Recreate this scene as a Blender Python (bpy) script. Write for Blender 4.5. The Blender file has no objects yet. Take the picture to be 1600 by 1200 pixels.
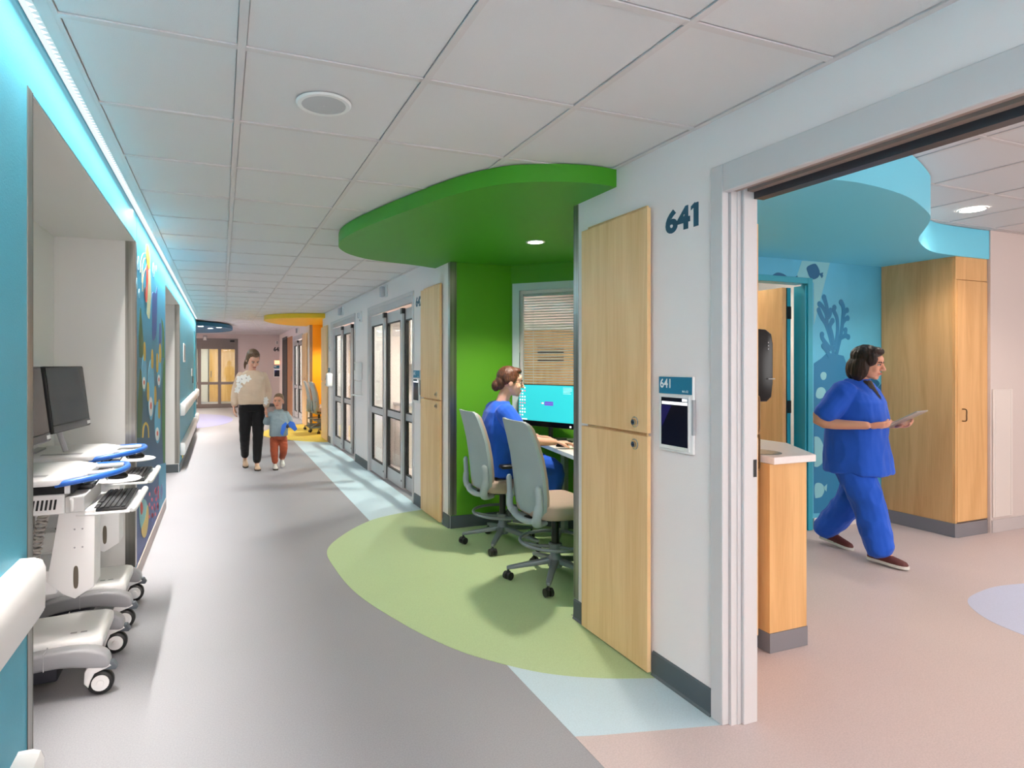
import bpy, bmesh, math, random
import numpy as np
from math import sin, cos, pi, radians as R
from mathutils import Vector, Matrix, noise as mnoise
random.seed(7)
sc = bpy.context.scene
col = sc.collection

# ---------------------------------------------------------------- camera
PX, F, TH, YH, H, CZ = 702, 930, .366, 569.8, 1.442, 2.436     # principal column, focal in px, yaw, horizon row, eye height, ceiling
cd = bpy.data.cameras.new('camera')
cam = bpy.data.objects.new('camera', cd); col.objects.link(cam)
cam.location = (0, 0, H); cam.rotation_euler = (pi/2, 0, -TH)
cd.sensor_fit = 'HORIZONTAL'; cd.sensor_width = 36; cd.lens = 36*F/1600
cd.shift_x = (800-PX)/1600; cd.shift_y = -(600-YH)/1600
cd.clip_start = .02; cd.clip_end = 200
sc.camera = cam

# ---------------------------------------------------------------- world, exposure
w = bpy.data.worlds.new('world'); sc.world = w; w.use_nodes = True
w.node_tree.nodes['Background'].inputs[0].default_value = (1, .965, .945, 1)
w.node_tree.nodes['Background'].inputs[1].default_value = 1.9
vs = sc.view_settings
vs.view_transform = 'Standard'; vs.look = 'None'; vs.gamma = 1; vs.use_curve_mapping = False
vs.exposure = 1.2
LED_STRIP = 1.0        # emission of the wall-wash strip lens
LED_RUNS = [(-3.4, 4.3, 22, 50), (4.3, 14.1, 40, 50), (-3.4, 4.3, 16, 180), (4.3, 14.1, 34, 180)]     # start, end, watts, beam spread
ROOM_PANEL = 14.0        # emission of ceiling panels
DOWN = 1.0              # scale on the downlights

# ---------------------------------------------------------------- geometry of the lens: a pixel gives a direction, a plane gives the distance
_c, _s = cos(TH), sin(TH)
def ray(x, y):
    u = (x-PX)/F
    return Vector((_s+_c*u, _c-_s*u, (YH-y)/F))
def onX(x, y, X): r = ray(x, y); p = r*(X/r[0]); p.z += H; return p
def onY(x, y, Y): r = ray(x, y); p = r*(Y/r[1]); p.z += H; return p
def onZ(x, y, Z): r = ray(x, y); p = r*((Z-H)/r[2]); p.z += H; return p

# ---------------------------------------------------------------- materials
def lin(c):
    return tuple(((v/255)/12.92 if v/255 <= .04045 else ((v/255+.055)/1.055)**2.4) for v in c)
MATS = {}
def mat(name, rgb, rough=.5, metal=0., spec=.5, bump=None, var=None, coat=0., alpha=1, sheen=0, emit=None, coords='Object'):
    """bump=(scale, strength)  var=(scale, amount[, (sx,sy,sz)]) : value variation"""
    if name in MATS: return MATS[name]
    m = bpy.data.materials.new(name); m.use_nodes = True; MATS[name] = m
    nt = m.node_tree; b = nt.nodes['Principled BSDF']
    c = (*lin(rgb), 1)
    b.inputs['Base Color'].default_value = c
    b.inputs['Roughness'].default_value = rough
    b.inputs['Metallic'].default_value = metal
    b.inputs['Specular IOR Level'].default_value = spec
    b.inputs['Coat Weight'].default_value = coat
    b.inputs['Sheen Weight'].default_value = sheen
    if emit:
        b.inputs['Emission Color'].default_value = (*lin(emit[0]), 1); b.inputs['Emission Strength'].default_value = emit[1]
    if bump or var:
        tc = nt.nodes.new('ShaderNodeTexCoord')
    if bump:
        n = nt.nodes.new('ShaderNodeTexNoise'); n.inputs['Scale'].default_value = bump[0]; n.inputs['Detail'].default_value = 4
        nt.links.new(tc.outputs[coords], n.inputs['Vector'])
        bp = nt.nodes.new('ShaderNodeBump'); bp.inputs['Strength'].default_value = bump[1]; bp.inputs['Distance'].default_value = .01
        nt.links.new(n.outputs['Fac'], bp.inputs['Height']); nt.links.new(bp.outputs[0], b.inputs['Normal'])
    if var:
        mp = nt.nodes.new('ShaderNodeMapping'); mp.inputs['Scale'].default_value = var[2] if len(var) > 2 else (1, 1, 1)
        nt.links.new(tc.outputs[coords], mp.inputs['Vector'])
        n = nt.nodes.new('ShaderNodeTexNoise'); n.inputs['Scale'].default_value = var[0]; n.inputs['Detail'].default_value = 5
        nt.links.new(mp.outputs[0], n.inputs['Vector'])
        cr = nt.nodes.new('ShaderNodeValToRGB')
        lo = tuple(max(0, v*(1-var[1])) for v in c[:3]); hi = tuple(min(1, v*(1+var[1])) for v in c[:3])
        cr.color_ramp.elements[0].position = .3; cr.color_ramp.elements[0].color = (*lo, 1)
        cr.color_ramp.elements[1].position = .7; cr.color_ramp.elements[1].color = (*hi, 1)
        nt.links.new(n.outputs['Fac'], cr.inputs[0]); nt.links.new(cr.outputs[0], b.inputs['Base Color'])
    return m
def wood(name, rgb, dark, horizontal=False):
    m = mat(name, rgb, rough=.42, spec=.4)
    nt = m.node_tree; b = nt.nodes['Principled BSDF']
    tc = nt.nodes.new('ShaderNodeTexCoord'); mp = nt.nodes.new('ShaderNodeMapping')
    mp.inputs['Scale'].default_value = (1.0, 7, 7) if horizontal else (7, 7, .55)
    nt.links.new(tc.outputs['Object'], mp.inputs['Vector'])
    n1 = nt.nodes.new('ShaderNodeTexNoise'); n1.inputs['Scale'].default_value = 1.6; n1.inputs['Detail'].default_value = 7; n1.inputs['Distortion'].default_value = .9
    nt.links.new(mp.outputs[0], n1.inputs['Vector'])
    mp2 = nt.nodes.new('ShaderNodeMapping'); mp2.inputs['Scale'].default_value = (4, 90, 90) if horizontal else (90, 90, 3)
    nt.links.new(tc.outputs['Object'], mp2.inputs['Vector'])
    n2 = nt.nodes.new('ShaderNodeTexNoise'); n2.inputs['Scale'].default_value = 1.5; n2.inputs['Detail'].default_value = 2
    nt.links.new(mp2.outputs[0], n2.inputs['Vector'])
    mx = nt.nodes.new('ShaderNodeMath'); mx.operation = 'MULTIPLY_ADD'; mx.inputs[1].default_value = .35
    nt.links.new(n2.outputs['Fac'], mx.inputs[0]); nt.links.new(n1.outputs['Fac'], mx.inputs[2])
    cr = nt.nodes.new('ShaderNodeValToRGB')
    cr.color_ramp.elements[0].position = .42; cr.color_ramp.elements[0].color = (*lin(dark), 1)
    cr.color_ramp.elements[1].position = .8; cr.color_ramp.elements[1].color = (*lin(rgb), 1)
    nt.links.new(mx.outputs[0], cr.inputs[0]); nt.links.new(cr.outputs[0], b.inputs['Base Color'])
    return m
def emission(name, rgb, strength):
    m = bpy.data.materials.new(name); m.use_nodes = True; MATS[name] = m
    nt = m.node_tree; nt.nodes.clear()
    e = nt.nodes.new('ShaderNodeEmission'); o = nt.nodes.new('ShaderNodeOutputMaterial')
    e.inputs[0].default_value = (*lin(rgb), 1); e.inputs[1].default_value = strength
    nt.links.new(e.outputs[0], o.inputs[0]); return m
def glass(name, tint=(235, 242, 242), refl=.5):
    m = bpy.data.materials.new(name); m.use_nodes = True; MATS[name] = m
    nt = m.node_tree; nt.nodes.clear()
    o = nt.nodes.new('ShaderNodeOutputMaterial'); mx = nt.nodes.new('ShaderNodeMixShader')
    t = nt.nodes.new('ShaderNodeBsdfTransparent'); t.inputs[0].default_value = (*lin(tint), 1)
    g = nt.nodes.new('ShaderNodeBsdfGlossy'); g.inputs['Roughness'].default_value = .02
    lw = nt.nodes.new('ShaderNodeLayerWeight'); lw.inputs['Blend'].default_value = .5
    pw = nt.nodes.new('ShaderNodeMath'); pw.operation = 'POWER'; pw.inputs[1].default_value = 4
    ml = nt.nodes.new('ShaderNodeMath'); ml.operation = 'MULTIPLY_ADD'; ml.inputs[1].default_value = refl; ml.inputs[2].default_value = .03
    nt.links.new(lw.outputs['Facing'], pw.inputs[0]); nt.links.new(pw.outputs[0], ml.inputs[0]); nt.links.new(ml.outputs[0], mx.inputs[0])
    nt.links.new(t.outputs[0], mx.inputs[1]); nt.links.new(g.outputs[0], mx.inputs[2]); nt.links.new(mx.outputs[0], o.inputs[0])
    return m
def speckle(name, rgb, amt=.10, rough=.45):
    m = mat(name, rgb, rough=rough, spec=.4)
    nt = m.node_tree; b = nt.nodes['Principled BSDF']
    tc = nt.nodes.new('ShaderNodeTexCoord')
    n = nt.nodes.new('ShaderNodeTexNoise'); n.inputs['Scale'].default_value = 170; n.inputs['Detail'].default_value = 2
    n2 = nt.nodes.new('ShaderNodeTexNoise'); n2.inputs['Scale'].default_value = 1.3; n2.inputs['Detail'].default_value = 3
    for q in (n, n2): nt.links.new(tc.outputs['Object'], q.inputs['Vector'])
    ad = nt.nodes.new('ShaderNodeMath'); ad.operation = 'MULTIPLY_ADD'; ad.inputs[1].default_value = .25
    nt.links.new(n2.outputs['Fac'], ad.inputs[0]); nt.links.new(n.outputs['Fac'], ad.inputs[2])
    cr = nt.nodes.new('ShaderNodeValToRGB'); c = lin(rgb)
    cr.color_ramp.elements[0].position = .38; cr.color_ramp.elements[0].color = (*[v*(1-amt) for v in c], 1)
    cr.color_ramp.elements[1].position = .85; cr.color_ramp.elements[1].color = (*[min(1, v*(1+amt)) for v in c], 1)
    nt.links.new(ad.outputs[0], cr.inputs[0]); nt.links.new(cr.outputs[0], b.inputs['Base Color'])
    return m

M_white = mat('white_wall_paint', (240, 232, 231), .55, bump=(160, .05))
M_nichewhite = mat('niche_white_laminate', (222, 222, 220), .4)
M_teal = mat('teal_wall_paint', (66, 160, 186), .5, bump=(220, .12), var=(3, .04))
M_teal.node_tree.nodes['Principled BSDF'].inputs['Coat Weight'].default_value = .15; M_teal.node_tree.nodes['Principled BSDF'].inputs['Coat Roughness'].default_value = .4
M_green = mat('green_wall_paint', (88, 158, 26), .5, bump=(200, .05))
M_greencan = mat('green_canopy_paint', (64, 152, 18), .5, bump=(200, .05))
M_yellow = mat('yellow_wall_paint', (250, 178, 22), .5)
M_yelcan = mat('yellow_canopy_paint', (246, 196, 30), .5)
M_bluecan = mat('deep_blue_canopy_paint', (20, 104, 140), .5)
M_aqua = mat('aqua_soffit_paint', (118, 218, 246), .5, bump=(200, .05))
M_tile = mat('ceiling_tile_mineral', (222, 220, 221), .85, bump=(420, .25), spec=.2)
M_tee = mat('ceiling_tee_enamel', (214, 208, 208), .5)
M_base = mat('charcoal_vinyl_base', (78, 88, 93), .5)
M_basegrey = mat('grey_vinyl_base', (128, 126, 132), .5)
M_baselight = mat('pale_vinyl_base', (196, 188, 188), .5)
M_maple = wood('maple_laminate', (238, 200, 150), (222, 178, 124))
M_maple2 = wood('warm_maple_laminate', (230, 182, 124), (210, 158, 100))
M_alu = mat('satin_aluminium', (192, 190, 192), .4, .12, var=(2, .05))
M_frame = mat('grey_door_frame_enamel', (206, 203, 204), .45, .05)
M_steel = mat('brushed_stainless', (150, 148, 142), .3, .95, var=(1.2, .35, (40, 40, .6)))
M_black = mat('black_plastic', (22, 23, 26), .35)
M_blackgloss = mat('gloss_black_plastic', (8, 8, 9), .22, spec=.25)
M_gasket = mat('black_gasket', (26, 25, 26), .6)
M_glass = glass('clear_glass')
M_floor = speckle('grey_speckled_vinyl', (146, 146, 151))
M_floorpink = speckle('pale_rose_grey_vinyl', (196, 180, 178))
M_floorblue = speckle('pale_blue_vinyl', (186, 208, 218), .07)
M_floorgreen = speckle('green_vinyl', (174, 196, 148), .07)
M_flooryel = speckle('yellow_vinyl', (228, 206, 84), .06)
M_floorpur = speckle('lavender_vinyl', (140, 142, 184), .06)
M_floorper = speckle('periwinkle_vinyl', (190, 196, 220), .06)
M_ink = mat('navy_lettering', (20, 78, 104), .45)
M_plastw = mat('white_plastic', (232, 232, 232), .4)
M_plastg = mat('grey_plastic', (168, 168, 172), .45)

# ---------------------------------------------------------------- mesh building
class B:
    """collects shapes into ONE mesh"""
    def __init__(s): s.bm = bmesh.new()
    def _xf(s, vs, T):
        if T is not None: bmesh.ops.transform(s.bm, matrix=T, verts=vs)
    def box(s, x0, x1, y0, y1, z0, z1, bev=0, seg=2, T=None):
        r = bmesh.ops.create_cube(s.bm, size=1)['verts']
        for v in r:
            v.co = Vector(((x0+x1)/2+v.co.x*(x1-x0), (y0+y1)/2+v.co.y*(y1-y0), (z0+z1)/2+v.co.z*(z1-z0)))
        if bev:
            es = list({e for v in r for e in v.link_edges})
            q = bmesh.ops.bevel(s.bm, geom=es, offset=bev, segments=seg, affect='EDGES', profile=.5, clamp_overlap=True)
            r = list({v for f in q['faces'] for v in f.verts} | {v for v in r if v.is_valid})
        s._xf(r, T); return s
    def prism(s, pts, a0, a1, axis='z', bev=0, seg=2, T=None):
        """pts 2-D outline; axis z: (x,y); axis y: (x,z); axis x: (y,z)"""
        def P(p, a):
            return {'z': (p[0], p[1], a), 'y': (p[0], a, p[1]), 'x': (a, p[0], p[1])}[axis]
        n = len(pts)
        va = [s.bm.verts.new(P(p, a0)) for p in pts]; vb = [s.bm.verts.new(P(p, a1)) for p in pts]
        fs = [s.bm.faces.new(va[::-1]), s.bm.faces.new(vb)]
        for i in range(n): fs.append(s.bm.faces.new((va[i], va[(i+1) % n], vb[(i+1) % n], vb[i])))
        bmesh.ops.recalc_face_normals(s.bm, faces=fs)
        r = va+vb
        if bev:
            es = list(set(fs[0].edges) | set(fs[1].edges))
            q = bmesh.ops.bevel(s.bm, geom=es, offset=bev, segments=seg, affect='EDGES', profile=.5, clamp_overlap=True)
            r = list({v for f in q['faces'] for v in f.verts} | {v for v in r if v.is_valid})
        s._xf(r, T); return s
    def tube(s, path, rad, n=10, closed=False, T=None, flat=1.0, up=None):
        path = [Vector(p) for p in path]; m = len(path)
        rad = rad if isinstance(rad, (list, tuple)) else [rad]*m
        rings = []; prev = None
        for i, p in enumerate(path):
            if closed: t = path[(i+1) % m]-path[i-1]
            else: t = path[min(i+1, m-1)]-path[max(i-1, 0)]
            t.normalize()
            if prev is None:
                a = Vector(up) if up else (Vector((0, 0, 1)) if abs(t.z) < .9 else Vector((1, 0, 0)))
                u = (a-t*a.dot(t)).normalized()
            else:
                u = (prev-t*prev.dot(t)).normalized()
            prev = u; v_ = t.cross(u)
            rings.append([s.bm.verts.new(p+(u*cos(2*pi*k/n)+v_*sin(2*pi*k/n)*flat)*rad[i]) for k in range(n)])
        fs = []
        for i in range(m if closed else m-1):
            A, C = rings[i], rings[(i+1) % m]
            for k in range(n): fs.append(s.bm.faces.new((A[k], A[(k+1) % n], C[(k+1) % n], C[k])))
        if not closed:
            fs.append(s.bm.faces.new(rings[0][::-1])); fs.append(s.bm.faces.new(rings[-1]))
        bmesh.ops.recalc_face_normals(s.bm, faces=fs)
        s._xf([v for r in rings for v in r], T); return s
    def cyl(s, p0, p1, r0, r1=None, n=20, T=None):
        return s.tube([p0, p1], [r0, r0 if r1 is None else r1], n, T=T)
    def lathe(s, prof, c=(0, 0, 0), axis='z', n=28, T=None, ring=False):
        """prof: (radius, along-axis)"""
        c = Vector(c); rings = []
        for r_, h in prof:
            ring = []
            for k in range(n):
                a = 2*pi*k/n; x, y = r_*cos(a), r_*sin(a)
                ring.append(s.bm.verts.new(c+Vector({'z': (x, y, h), 'x': (h, x, y), 'y': (y, h, x)}[axis])))
            rings.append(ring)
        fs = []
        for A, C in (list(zip(rings, rings[1:]+rings[:1])) if ring else zip(rings, rings[1:])):
            for k in range(n): fs.append(s.bm.faces.new((A[k], A[(k+1) % n], C[(k+1) % n], C[k])))
        if ring: pass
        elif prof[0][0] > 1e-6: fs.append(s.bm.faces.new(rings[0][::-1]))
        if not ring and prof[-1][0] > 1e-6: fs.append(s.bm.faces.new(rings[-1]))
        bmesh.ops.recalc_face_normals(s.bm, faces=fs)
        s._xf([v for r in rings for v in r], T); return s
    def ball(s, c, r, n=16, T=None):
        r = (r, r, r) if not isinstance(r, (tuple, list)) else r
        q = bmesh.ops.create_uvsphere(s.bm, u_segments=n, v_segments=max(6, n//2+2), radius=1)['verts']
        for v in q: v.co = Vector((c[0]+v.co.x*r[0], c[1]+v.co.y*r[1], c[2]+v.co.z*r[2]))
        s._xf(q, T); return s
    def poly(s, pts):
        s.bm.faces.new([s.bm.verts.new(p) for p in pts]); return s
    def loft(s, rings, cap=True, closed_u=True):
        """rings: lists of 3-D points of equal length"""
        vr = [[s.bm.verts.new(p) for p in r] for r in rings]; n = len(rings[0]); fs = []
        for A, C in zip(vr, vr[1:]):
            for k in range(n if closed_u else n-1): fs.append(s.bm.faces.new((A[k], A[(k+1) % n], C[(k+1) % n], C[k])))
        if cap and closed_u: fs.append(s.bm.faces.new(vr[0][::-1])); fs.append(s.bm.faces.new(vr[-1]))
        bmesh.ops.recalc_face_normals(s.bm, faces=fs); return s
    def mesh(s, name, m=None, smooth=None):
        bmesh.ops.remove_doubles(s.bm, verts=s.bm.verts, dist=1e-6)
        me = bpy.data.meshes.new(name); 
        if smooth is not None:
            for f in s.bm.faces: f.smooth = True
            for e in s.bm.edges:
                if len(e.link_faces) == 2 and e.calc_face_angle(0) > R(smooth): e.smooth = False
        s.bm.to_mesh(me); s.bm.free()
        if m: me.materials.append(m)
        return me
    def ob(s, name, m=None, parent=None, smooth=35, **k):
        return add(name, s.mesh(name, m, smooth), parent, **k)
def add(name, me, parent=None, label=None, cat=None, group=None, kind=None, loc=None, rz=None):
    o = bpy.data.objects.new(name, me); col.objects.link(o)
    if parent: o.parent = parent
    return tag(o, label, cat, group, kind, loc, rz)
def tag(o, label=None, cat=None, group=None, kind=None, loc=None, rz=None):
    if label: o['label'] = label
    if cat: o['category'] = cat
    if group: o['group'] = group
    if kind: o['kind'] = kind
    if loc is not None: o.location = loc
    if rz is not None: o.rotation_euler = (0, 0, rz)
    return o
def thing(name, label, cat, loc=(0, 0, 0), rz=0, group=None):
    return add(name, None, None, label, cat, group, None, loc, rz)
def dup(root, loc, rz=0, label=None, group=None):
    def cp(o, par):
        c = o.copy(); col.objects.link(c); c.parent = par
        for ch in list(o.children): cp(ch, c)
        return c
    r = cp(root, None); r.location = loc; r.rotation_euler = (0, 0, rz)
    if label: r['label'] = label
    if group: r['group'] = group
    return r
def cr(pts, n=8, closed=False):
    """Catmull-Rom through points of any dimension"""
    pts = [np.array(p, float) for p in pts]; m = len(pts); out = []
    for i in range(m if closed else m-1):
        P = [pts[(i+k) % m] if closed else pts[min(max(i+k, 0), m-1)] for k in (-1, 0, 1, 2)]
        for j in range(n):
            t = j/n
            out.append(tuple(.5*((2*P[1])+(-P[0]+P[2])*t+(2*P[0]-5*P[1]+4*P[2]-P[3])*t*t+(-P[0]+3*P[1]-3*P[2]+P[3])*t**3)))
    if not closed: out.append(tuple(pts[-1]))
    return out
def text_mesh(name, body, size, m, T, bold=0., depth=.0, align='LEFT', parent=None, **k):
    cu = bpy.data.curves.new(name, 'FONT'); cu.body = body; cu.size = size; cu.align_x = align
    cu.offset = bold; cu.extrude = depth; cu.resolution_u = 3
    o = bpy.data.objects.new(name, cu)
    col.objects.link(o); dg = bpy.context.evaluated_depsgraph_get()
    me = bpy.data.meshes.new_from_object(o.evaluated_get(dg)); bpy.data.objects.remove(o)
    me.transform(T); me.materials.clear(); me.materials.append(m); me.name = name
    return add(name, me, parent, **k)
# frames that map text XY onto a wall:  facing -X (corridor side of the right wall), facing -Y, facing +X
def T_facing_negX(X, Y, Z): return Matrix(((0, 0, -1, X), (-1, 0, 0, Y), (0, 1, 0, Z), (0, 0, 0, 1)))
def T_facing_negY(X, Y, Z): return Matrix(((1, 0, 0, X), (0, 0, -1, Y), (0, 1, 0, Z), (0, 0, 0, 1)))
def T_facing_posX(X, Y, Z): return Matrix(((0, 0, 1, X), (1, 0, 0, Y), (0, 1, 0, Z), (0, 0, 0, 1)))
# ================================================================ STRUCTURE
XR, XW, XL = 1.88, 2.06, -.525
YB, YE = -3.5, 21.3            # back of the corridor, end wall
NB = 2.347                     # underside of canopies
def st(b, name, m, parent=None, smooth=None, **k): return b.ob(name, m, parent, smooth, kind=None if parent else 'structure', **k)

# ---- floor and its inlays
floor = st(B().box(-5, 9, YB, 27, -.12, 0), 'floor', M_floor)
def inlay(pts, m, z, name='floor_inlay', label=None):
    b = B(); b.prism(pts, .0002, z); return b.ob(name, m, floor, None, label=label)
inlay([(1.28, YB), (1.28, 1.98), (1.36, 1.955), (XR, 1.83), (XW, 1.83), (9, 1.83), (9, YB)], M_floorpink, .0010, 'room_floor', 'pale rose-grey sheet vinyl of the patient room')
inlay([(XW, 1.83), (XW, 2.85), (2.4, 2.85), (3.5, 3.72), (9, 3.72), (9, 1.83)], M_floorpink, .0010, 'room_floor')
inlay([(XR, 4.95), (XR, 14.2), (1.28, 14.2), (1.28, 1.98), (1.36, 1.955), (XR, 1.83)][::-1], M_floorblue, .0012, 'floor_strip', 'pale blue strip along the patient room doors')
inlay([(XW-.02, 4.95), (XW-.02, 21), (5.5, 21), (5.5, 4.95)], M_floorpink, .0010, 'room_floor')
greenpts = [(XR, 2.21), (1.64, 2.30), (1.409, 2.439), (1.22, 2.64), (1.084, 2.847), (.945, 3.182), (.802, 3.68), (.752, 4.188), (.77, 4.66), (.987, 5.06), (1.28, 5.39), (1.56, 5.54), (XR, 5.62)]
inlay(cr(greenpts, 6)+[(XR, 4.89), (2.48, 4.89), (3.45, 3.92), (2.48, 2.95), (XR, 2.95)], M_floorgreen, .0020, 'floor_inlay', 'green rounded floor inlay under the canopy')
yelpts = [(XR, 11.15), (1.6, 11.3), (1.2, 11.75), (.9, 12.25), (.78, 12.8), (.88, 13.5), (1.2, 14.2), (1.55, 14.6), (XR, 14.75)]
inlay(cr(yelpts, 6)+[(XR, 13.76), (2.48, 13.76), (3.4, 12.84), (2.48, 11.93), (XR, 11.93)], M_flooryel, .0020, 'floor_inlay', 'yellow rounded floor inlay before the far alcove')
inlay([(-.85+1.14*cos(a*pi/24), 16.75+2.15*sin(a*pi/24)) for a in range(48)], M_floorpur, .0020, 'floor_inlay', 'lavender oval floor inlay at the corridor end')
cpts = [onZ(x, y, 0) for x, y in [(1600, 912), (1555, 917), (1524, 928), (1512, 938), (1520, 952), (1550, 972), (1600, 993)]]
inlay(cr([(p.x, p.y) for p in cpts], 5)+[(4.6, 1.4), (5.2, 2.0)], M_floorper, .0020, 'floor_inlay', 'periwinkle rounded floor inlay in the patient room')

# ---- right wall
b = B()
TOP = 2.62
b.box(XR, XW, YB, .30, 0, TOP); b.box(XR, XW, .30, 1.889, 2.20, TOP); b.box(XR, XW, 1.889, 2.909, 0, TOP); b.box(XR+.03, 2.02, 1.84, 1.888, 0, 2.199)
b.box(XR, XW, 2.909, 4.89, NB+.031, TOP)
b.box(XR, XW, 4.89, 5.93, 0, TOP); b.box(XR, XW, 5.93, 8.0, 2.18, TOP); b.box(XR, XW, 8.0, 8.83, 0, TOP); b.box(XR, XW, 8.83, 10.93, 2.18, TOP)
b.box(XR, XW, 10.93, 11.93, 0, TOP); b.box(XR, XW, 11.93, 13.76, NB+.031, TOP); b.box(XR, XW, 13.76, 15.0, 0, TOP); b.box(XR, XW, 15.0, 17.1, 2.18, TOP)
b.box(XR, XW, 17.1, YE, 0, TOP)
st(b, 'wall_right', M_white)
# green alcove: side walls and the two diagonal walls
b = B(); b.box(XR+.004, 2.477, 4.884, 4.95, 0, NB-.001); b.box(XR+.004, 2.477, 2.849, 2.915, 0, NB-.001)
def diag(b, A, C, z0, z1, t=.08):
    A = Vector(A); C = Vector(C); d = (C-A).normalized(); n = Vector((-d.y, d.x))
    b.prism([A, C, C+n*t, A+n*t], z0, z1)
D0 = Vector((2.477, 4.89)); dD = Vector((1, -1)).normalized()          # diagonal window wall
w0, w1 = D0+dD*.02, D0+dD*1.02
zw0, zw1 = .92, 2.18
diag(b, D0+dD*1.4, w1, 0, NB-.001, -.08); diag(b, w1, w0, 0, zw0, -.08); diag(b, w1, w0, zw1, NB-.001, -.08); diag(b, w0, D0, 0, NB-.001, -.08)
E0 = Vector((2.477, 2.909)); dE = Vector((1, 1)).normalized()
diag(b, E0, E0+dE*1.4, 0, NB-.001, -.08)
st(b, 'wall_green_alcove', M_green)
b = B(); b.box(XR, 2.477, 4.872, 4.8835, .002, .11)
diag(b, D0+dD*1.38, D0+dD*.02, .002, .11, .013)
st(b, 'baseboard_green_alcove', M_base)
# yellow alcove
b = B(); b.box(XR+.004, 2.477, 13.754, 13.82, 0, NB-.001); b.box(XR+.004, 2.477, 11.87, 11.936, 0, NB-.001)
diag(b, (3.42, 12.82), (2.477, 13.76), 0, NB-.001, -.08); diag(b, (2.477, 11.93), (3.42, 12.87), 0, NB-.001, -.08)
st(b, 'wall_yellow_alcove', M_yellow)
b = B(); diag(b, (2.42, 11.75), (3.42, 12.75), 0, 2.6, .04); diag(b, (3.48, 12.93), (2.48, 13.93), 0, 2.6, -.04); b.box(2.07, 2.47, 11.80, 11.86, 0, 2.6); st(b, 'wall_room_lining', mat('room_wall_paint', (216, 203, 198), .6))
st(B().box(XR, 2.477, 13.742, 13.7535, .002, .11), 'baseboard_yellow_alcove', M_base)
# baseboards of the right wall (with a coved toe)
b = B()
for y0, y1 in [(1.89, 2.248), (2.80, 2.909), (4.89, 5.05), (5.62, 5.91), (8.01, 8.82), (10.94, 11.22), (13.76, 14.08), (17.12, 17.26)]:
    b.prism([(XR-.0005, 0.002), (XR-.018, .002), (XR-.0095, .012), (XR-.008, .105), (XR-.0005, .112)], y0, y1, 'y')
st(b, 'baseboard_right', M_base)

# ---- left wall with two recesses
N1, N2, ZN, XN = (2.09, 4.36), (6.6, 8.75), 2.25, -.98
b = B(); XO = -1.35
b.box(XO, XL, YB, N1[0], 0, TOP); b.box(XO, XL, N1[1], N2[0], 0, TOP); b.box(XO, XL, N2[1], 13.35, 0, TOP)
b.box(XO, XL, 13.35, 13.75, 2.15, TOP); b.box(XO, XL-.12, 13.35, 13.75, 0, 2.15); b.box(XO, XL, 13.75, 14.62, 0, TOP)
for n in (N1, N2): b.box(XO, XL, n[0], n[1], ZN, TOP); b.box(XO, XN, n[0], n[1], 0, ZN)
st(b, 'wall_left', M_teal)
for i, n in enumerate((N1, N2)):
    b = B(); t = .006
    b.box(XN, XN+t, n[0], n[1], 0, ZN); b.box(XN, XL-.002, n[0], n[0]+t, 0, ZN); b.box(XN, XL-.002, n[1]-t, n[1], 0, ZN); b.box(XN, XL-.002, n[0], n[1], ZN-t, ZN)
    st(b, 'wall_recess_%d' % (i+1), M_nichewhite)
    b = B(); b.box(XN+t, XN+t+.01, n[0]+t, n[1]-t, .002, .11); b.box(XN+t, XL-.01, n[1]-t-.01, n[1]-t, .002, .11)
    st(b, 'baseboard_recess_%d' % (i+1), M_base)
b = B()
b.box(XL, XL+.010, N1[1]+.02, N2[0]-.002, .002, .105, .004, 1)
st(b, 'baseboard_left', mat('taupe_vinyl_base', (176, 164, 160), .5))
st(B().box(XL, XL+.010, N2[1]+.02, 14.6, .002, .10, .004, 1), 'baseboard_left_far', M_base)

# ---- ends
b = B(); b.box(XO, XL+.1, YB-.1, YB, 0, TOP); b.box(XR-.1, XW, YB-.1, YB, 0, TOP); b.box(XL+.1, XR-.1, YB-.1, YB, 2.35, TOP); st(b, 'wall_back', M_white)  # left open in the middle so added light enters behind the camera
def portal(loc, rot, sx, sy):  # guides world light through an opening added in an unseen wall
    ld = bpy.data.lights.new('added_light_portal', 'AREA'); ld.shape = 'RECTANGLE'; ld.size = sx; ld.size_y = sy; ld.cycles.is_portal = True
    o = bpy.data.objects.new('added_light_portal', ld); col.objects.link(o); o.location = loc; o.rotation_euler = rot
portal((.68, YB-.05, 1.17), (pi/2, 0, 0), 2.2, 2.34)
M_endwall = mat('warm_grey_wall_paint', (214, 202, 200), .55)
b = B()
b.box(.53, XW+.1, YE, YE+.15, 0, TOP); b.box(-5, .53, YE, YE+.15, 2.24, TOP); b.box(-5, -1.75, YE, YE+.15, 0, 2.24)
st(b, 'wall_end', M_endwall)
st(B().box(.56, XR-.02, YE-.012, YE, .002, .11), 'baseboard_end', M_base)
b = B(); b.box(-5.1, -5, 14.5, YE, 0, TOP); b.box(-5, XO, 14.52, 14.62, 0, TOP); st(b, 'wall_lobby_left', M_endwall)
# the lit room behind the far glass door
b = B(); b.box(-4, 3, 25.0, 25.1, 0, TOP); b.box(-4.1, -4, YE+.15, 25.1, 0, TOP); b.box(3, 3.1, YE+.15, 25.1, 0, TOP)
st(b, 'wall_far_room', mat('cream_wall_paint', (236, 226, 214), .6))

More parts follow.
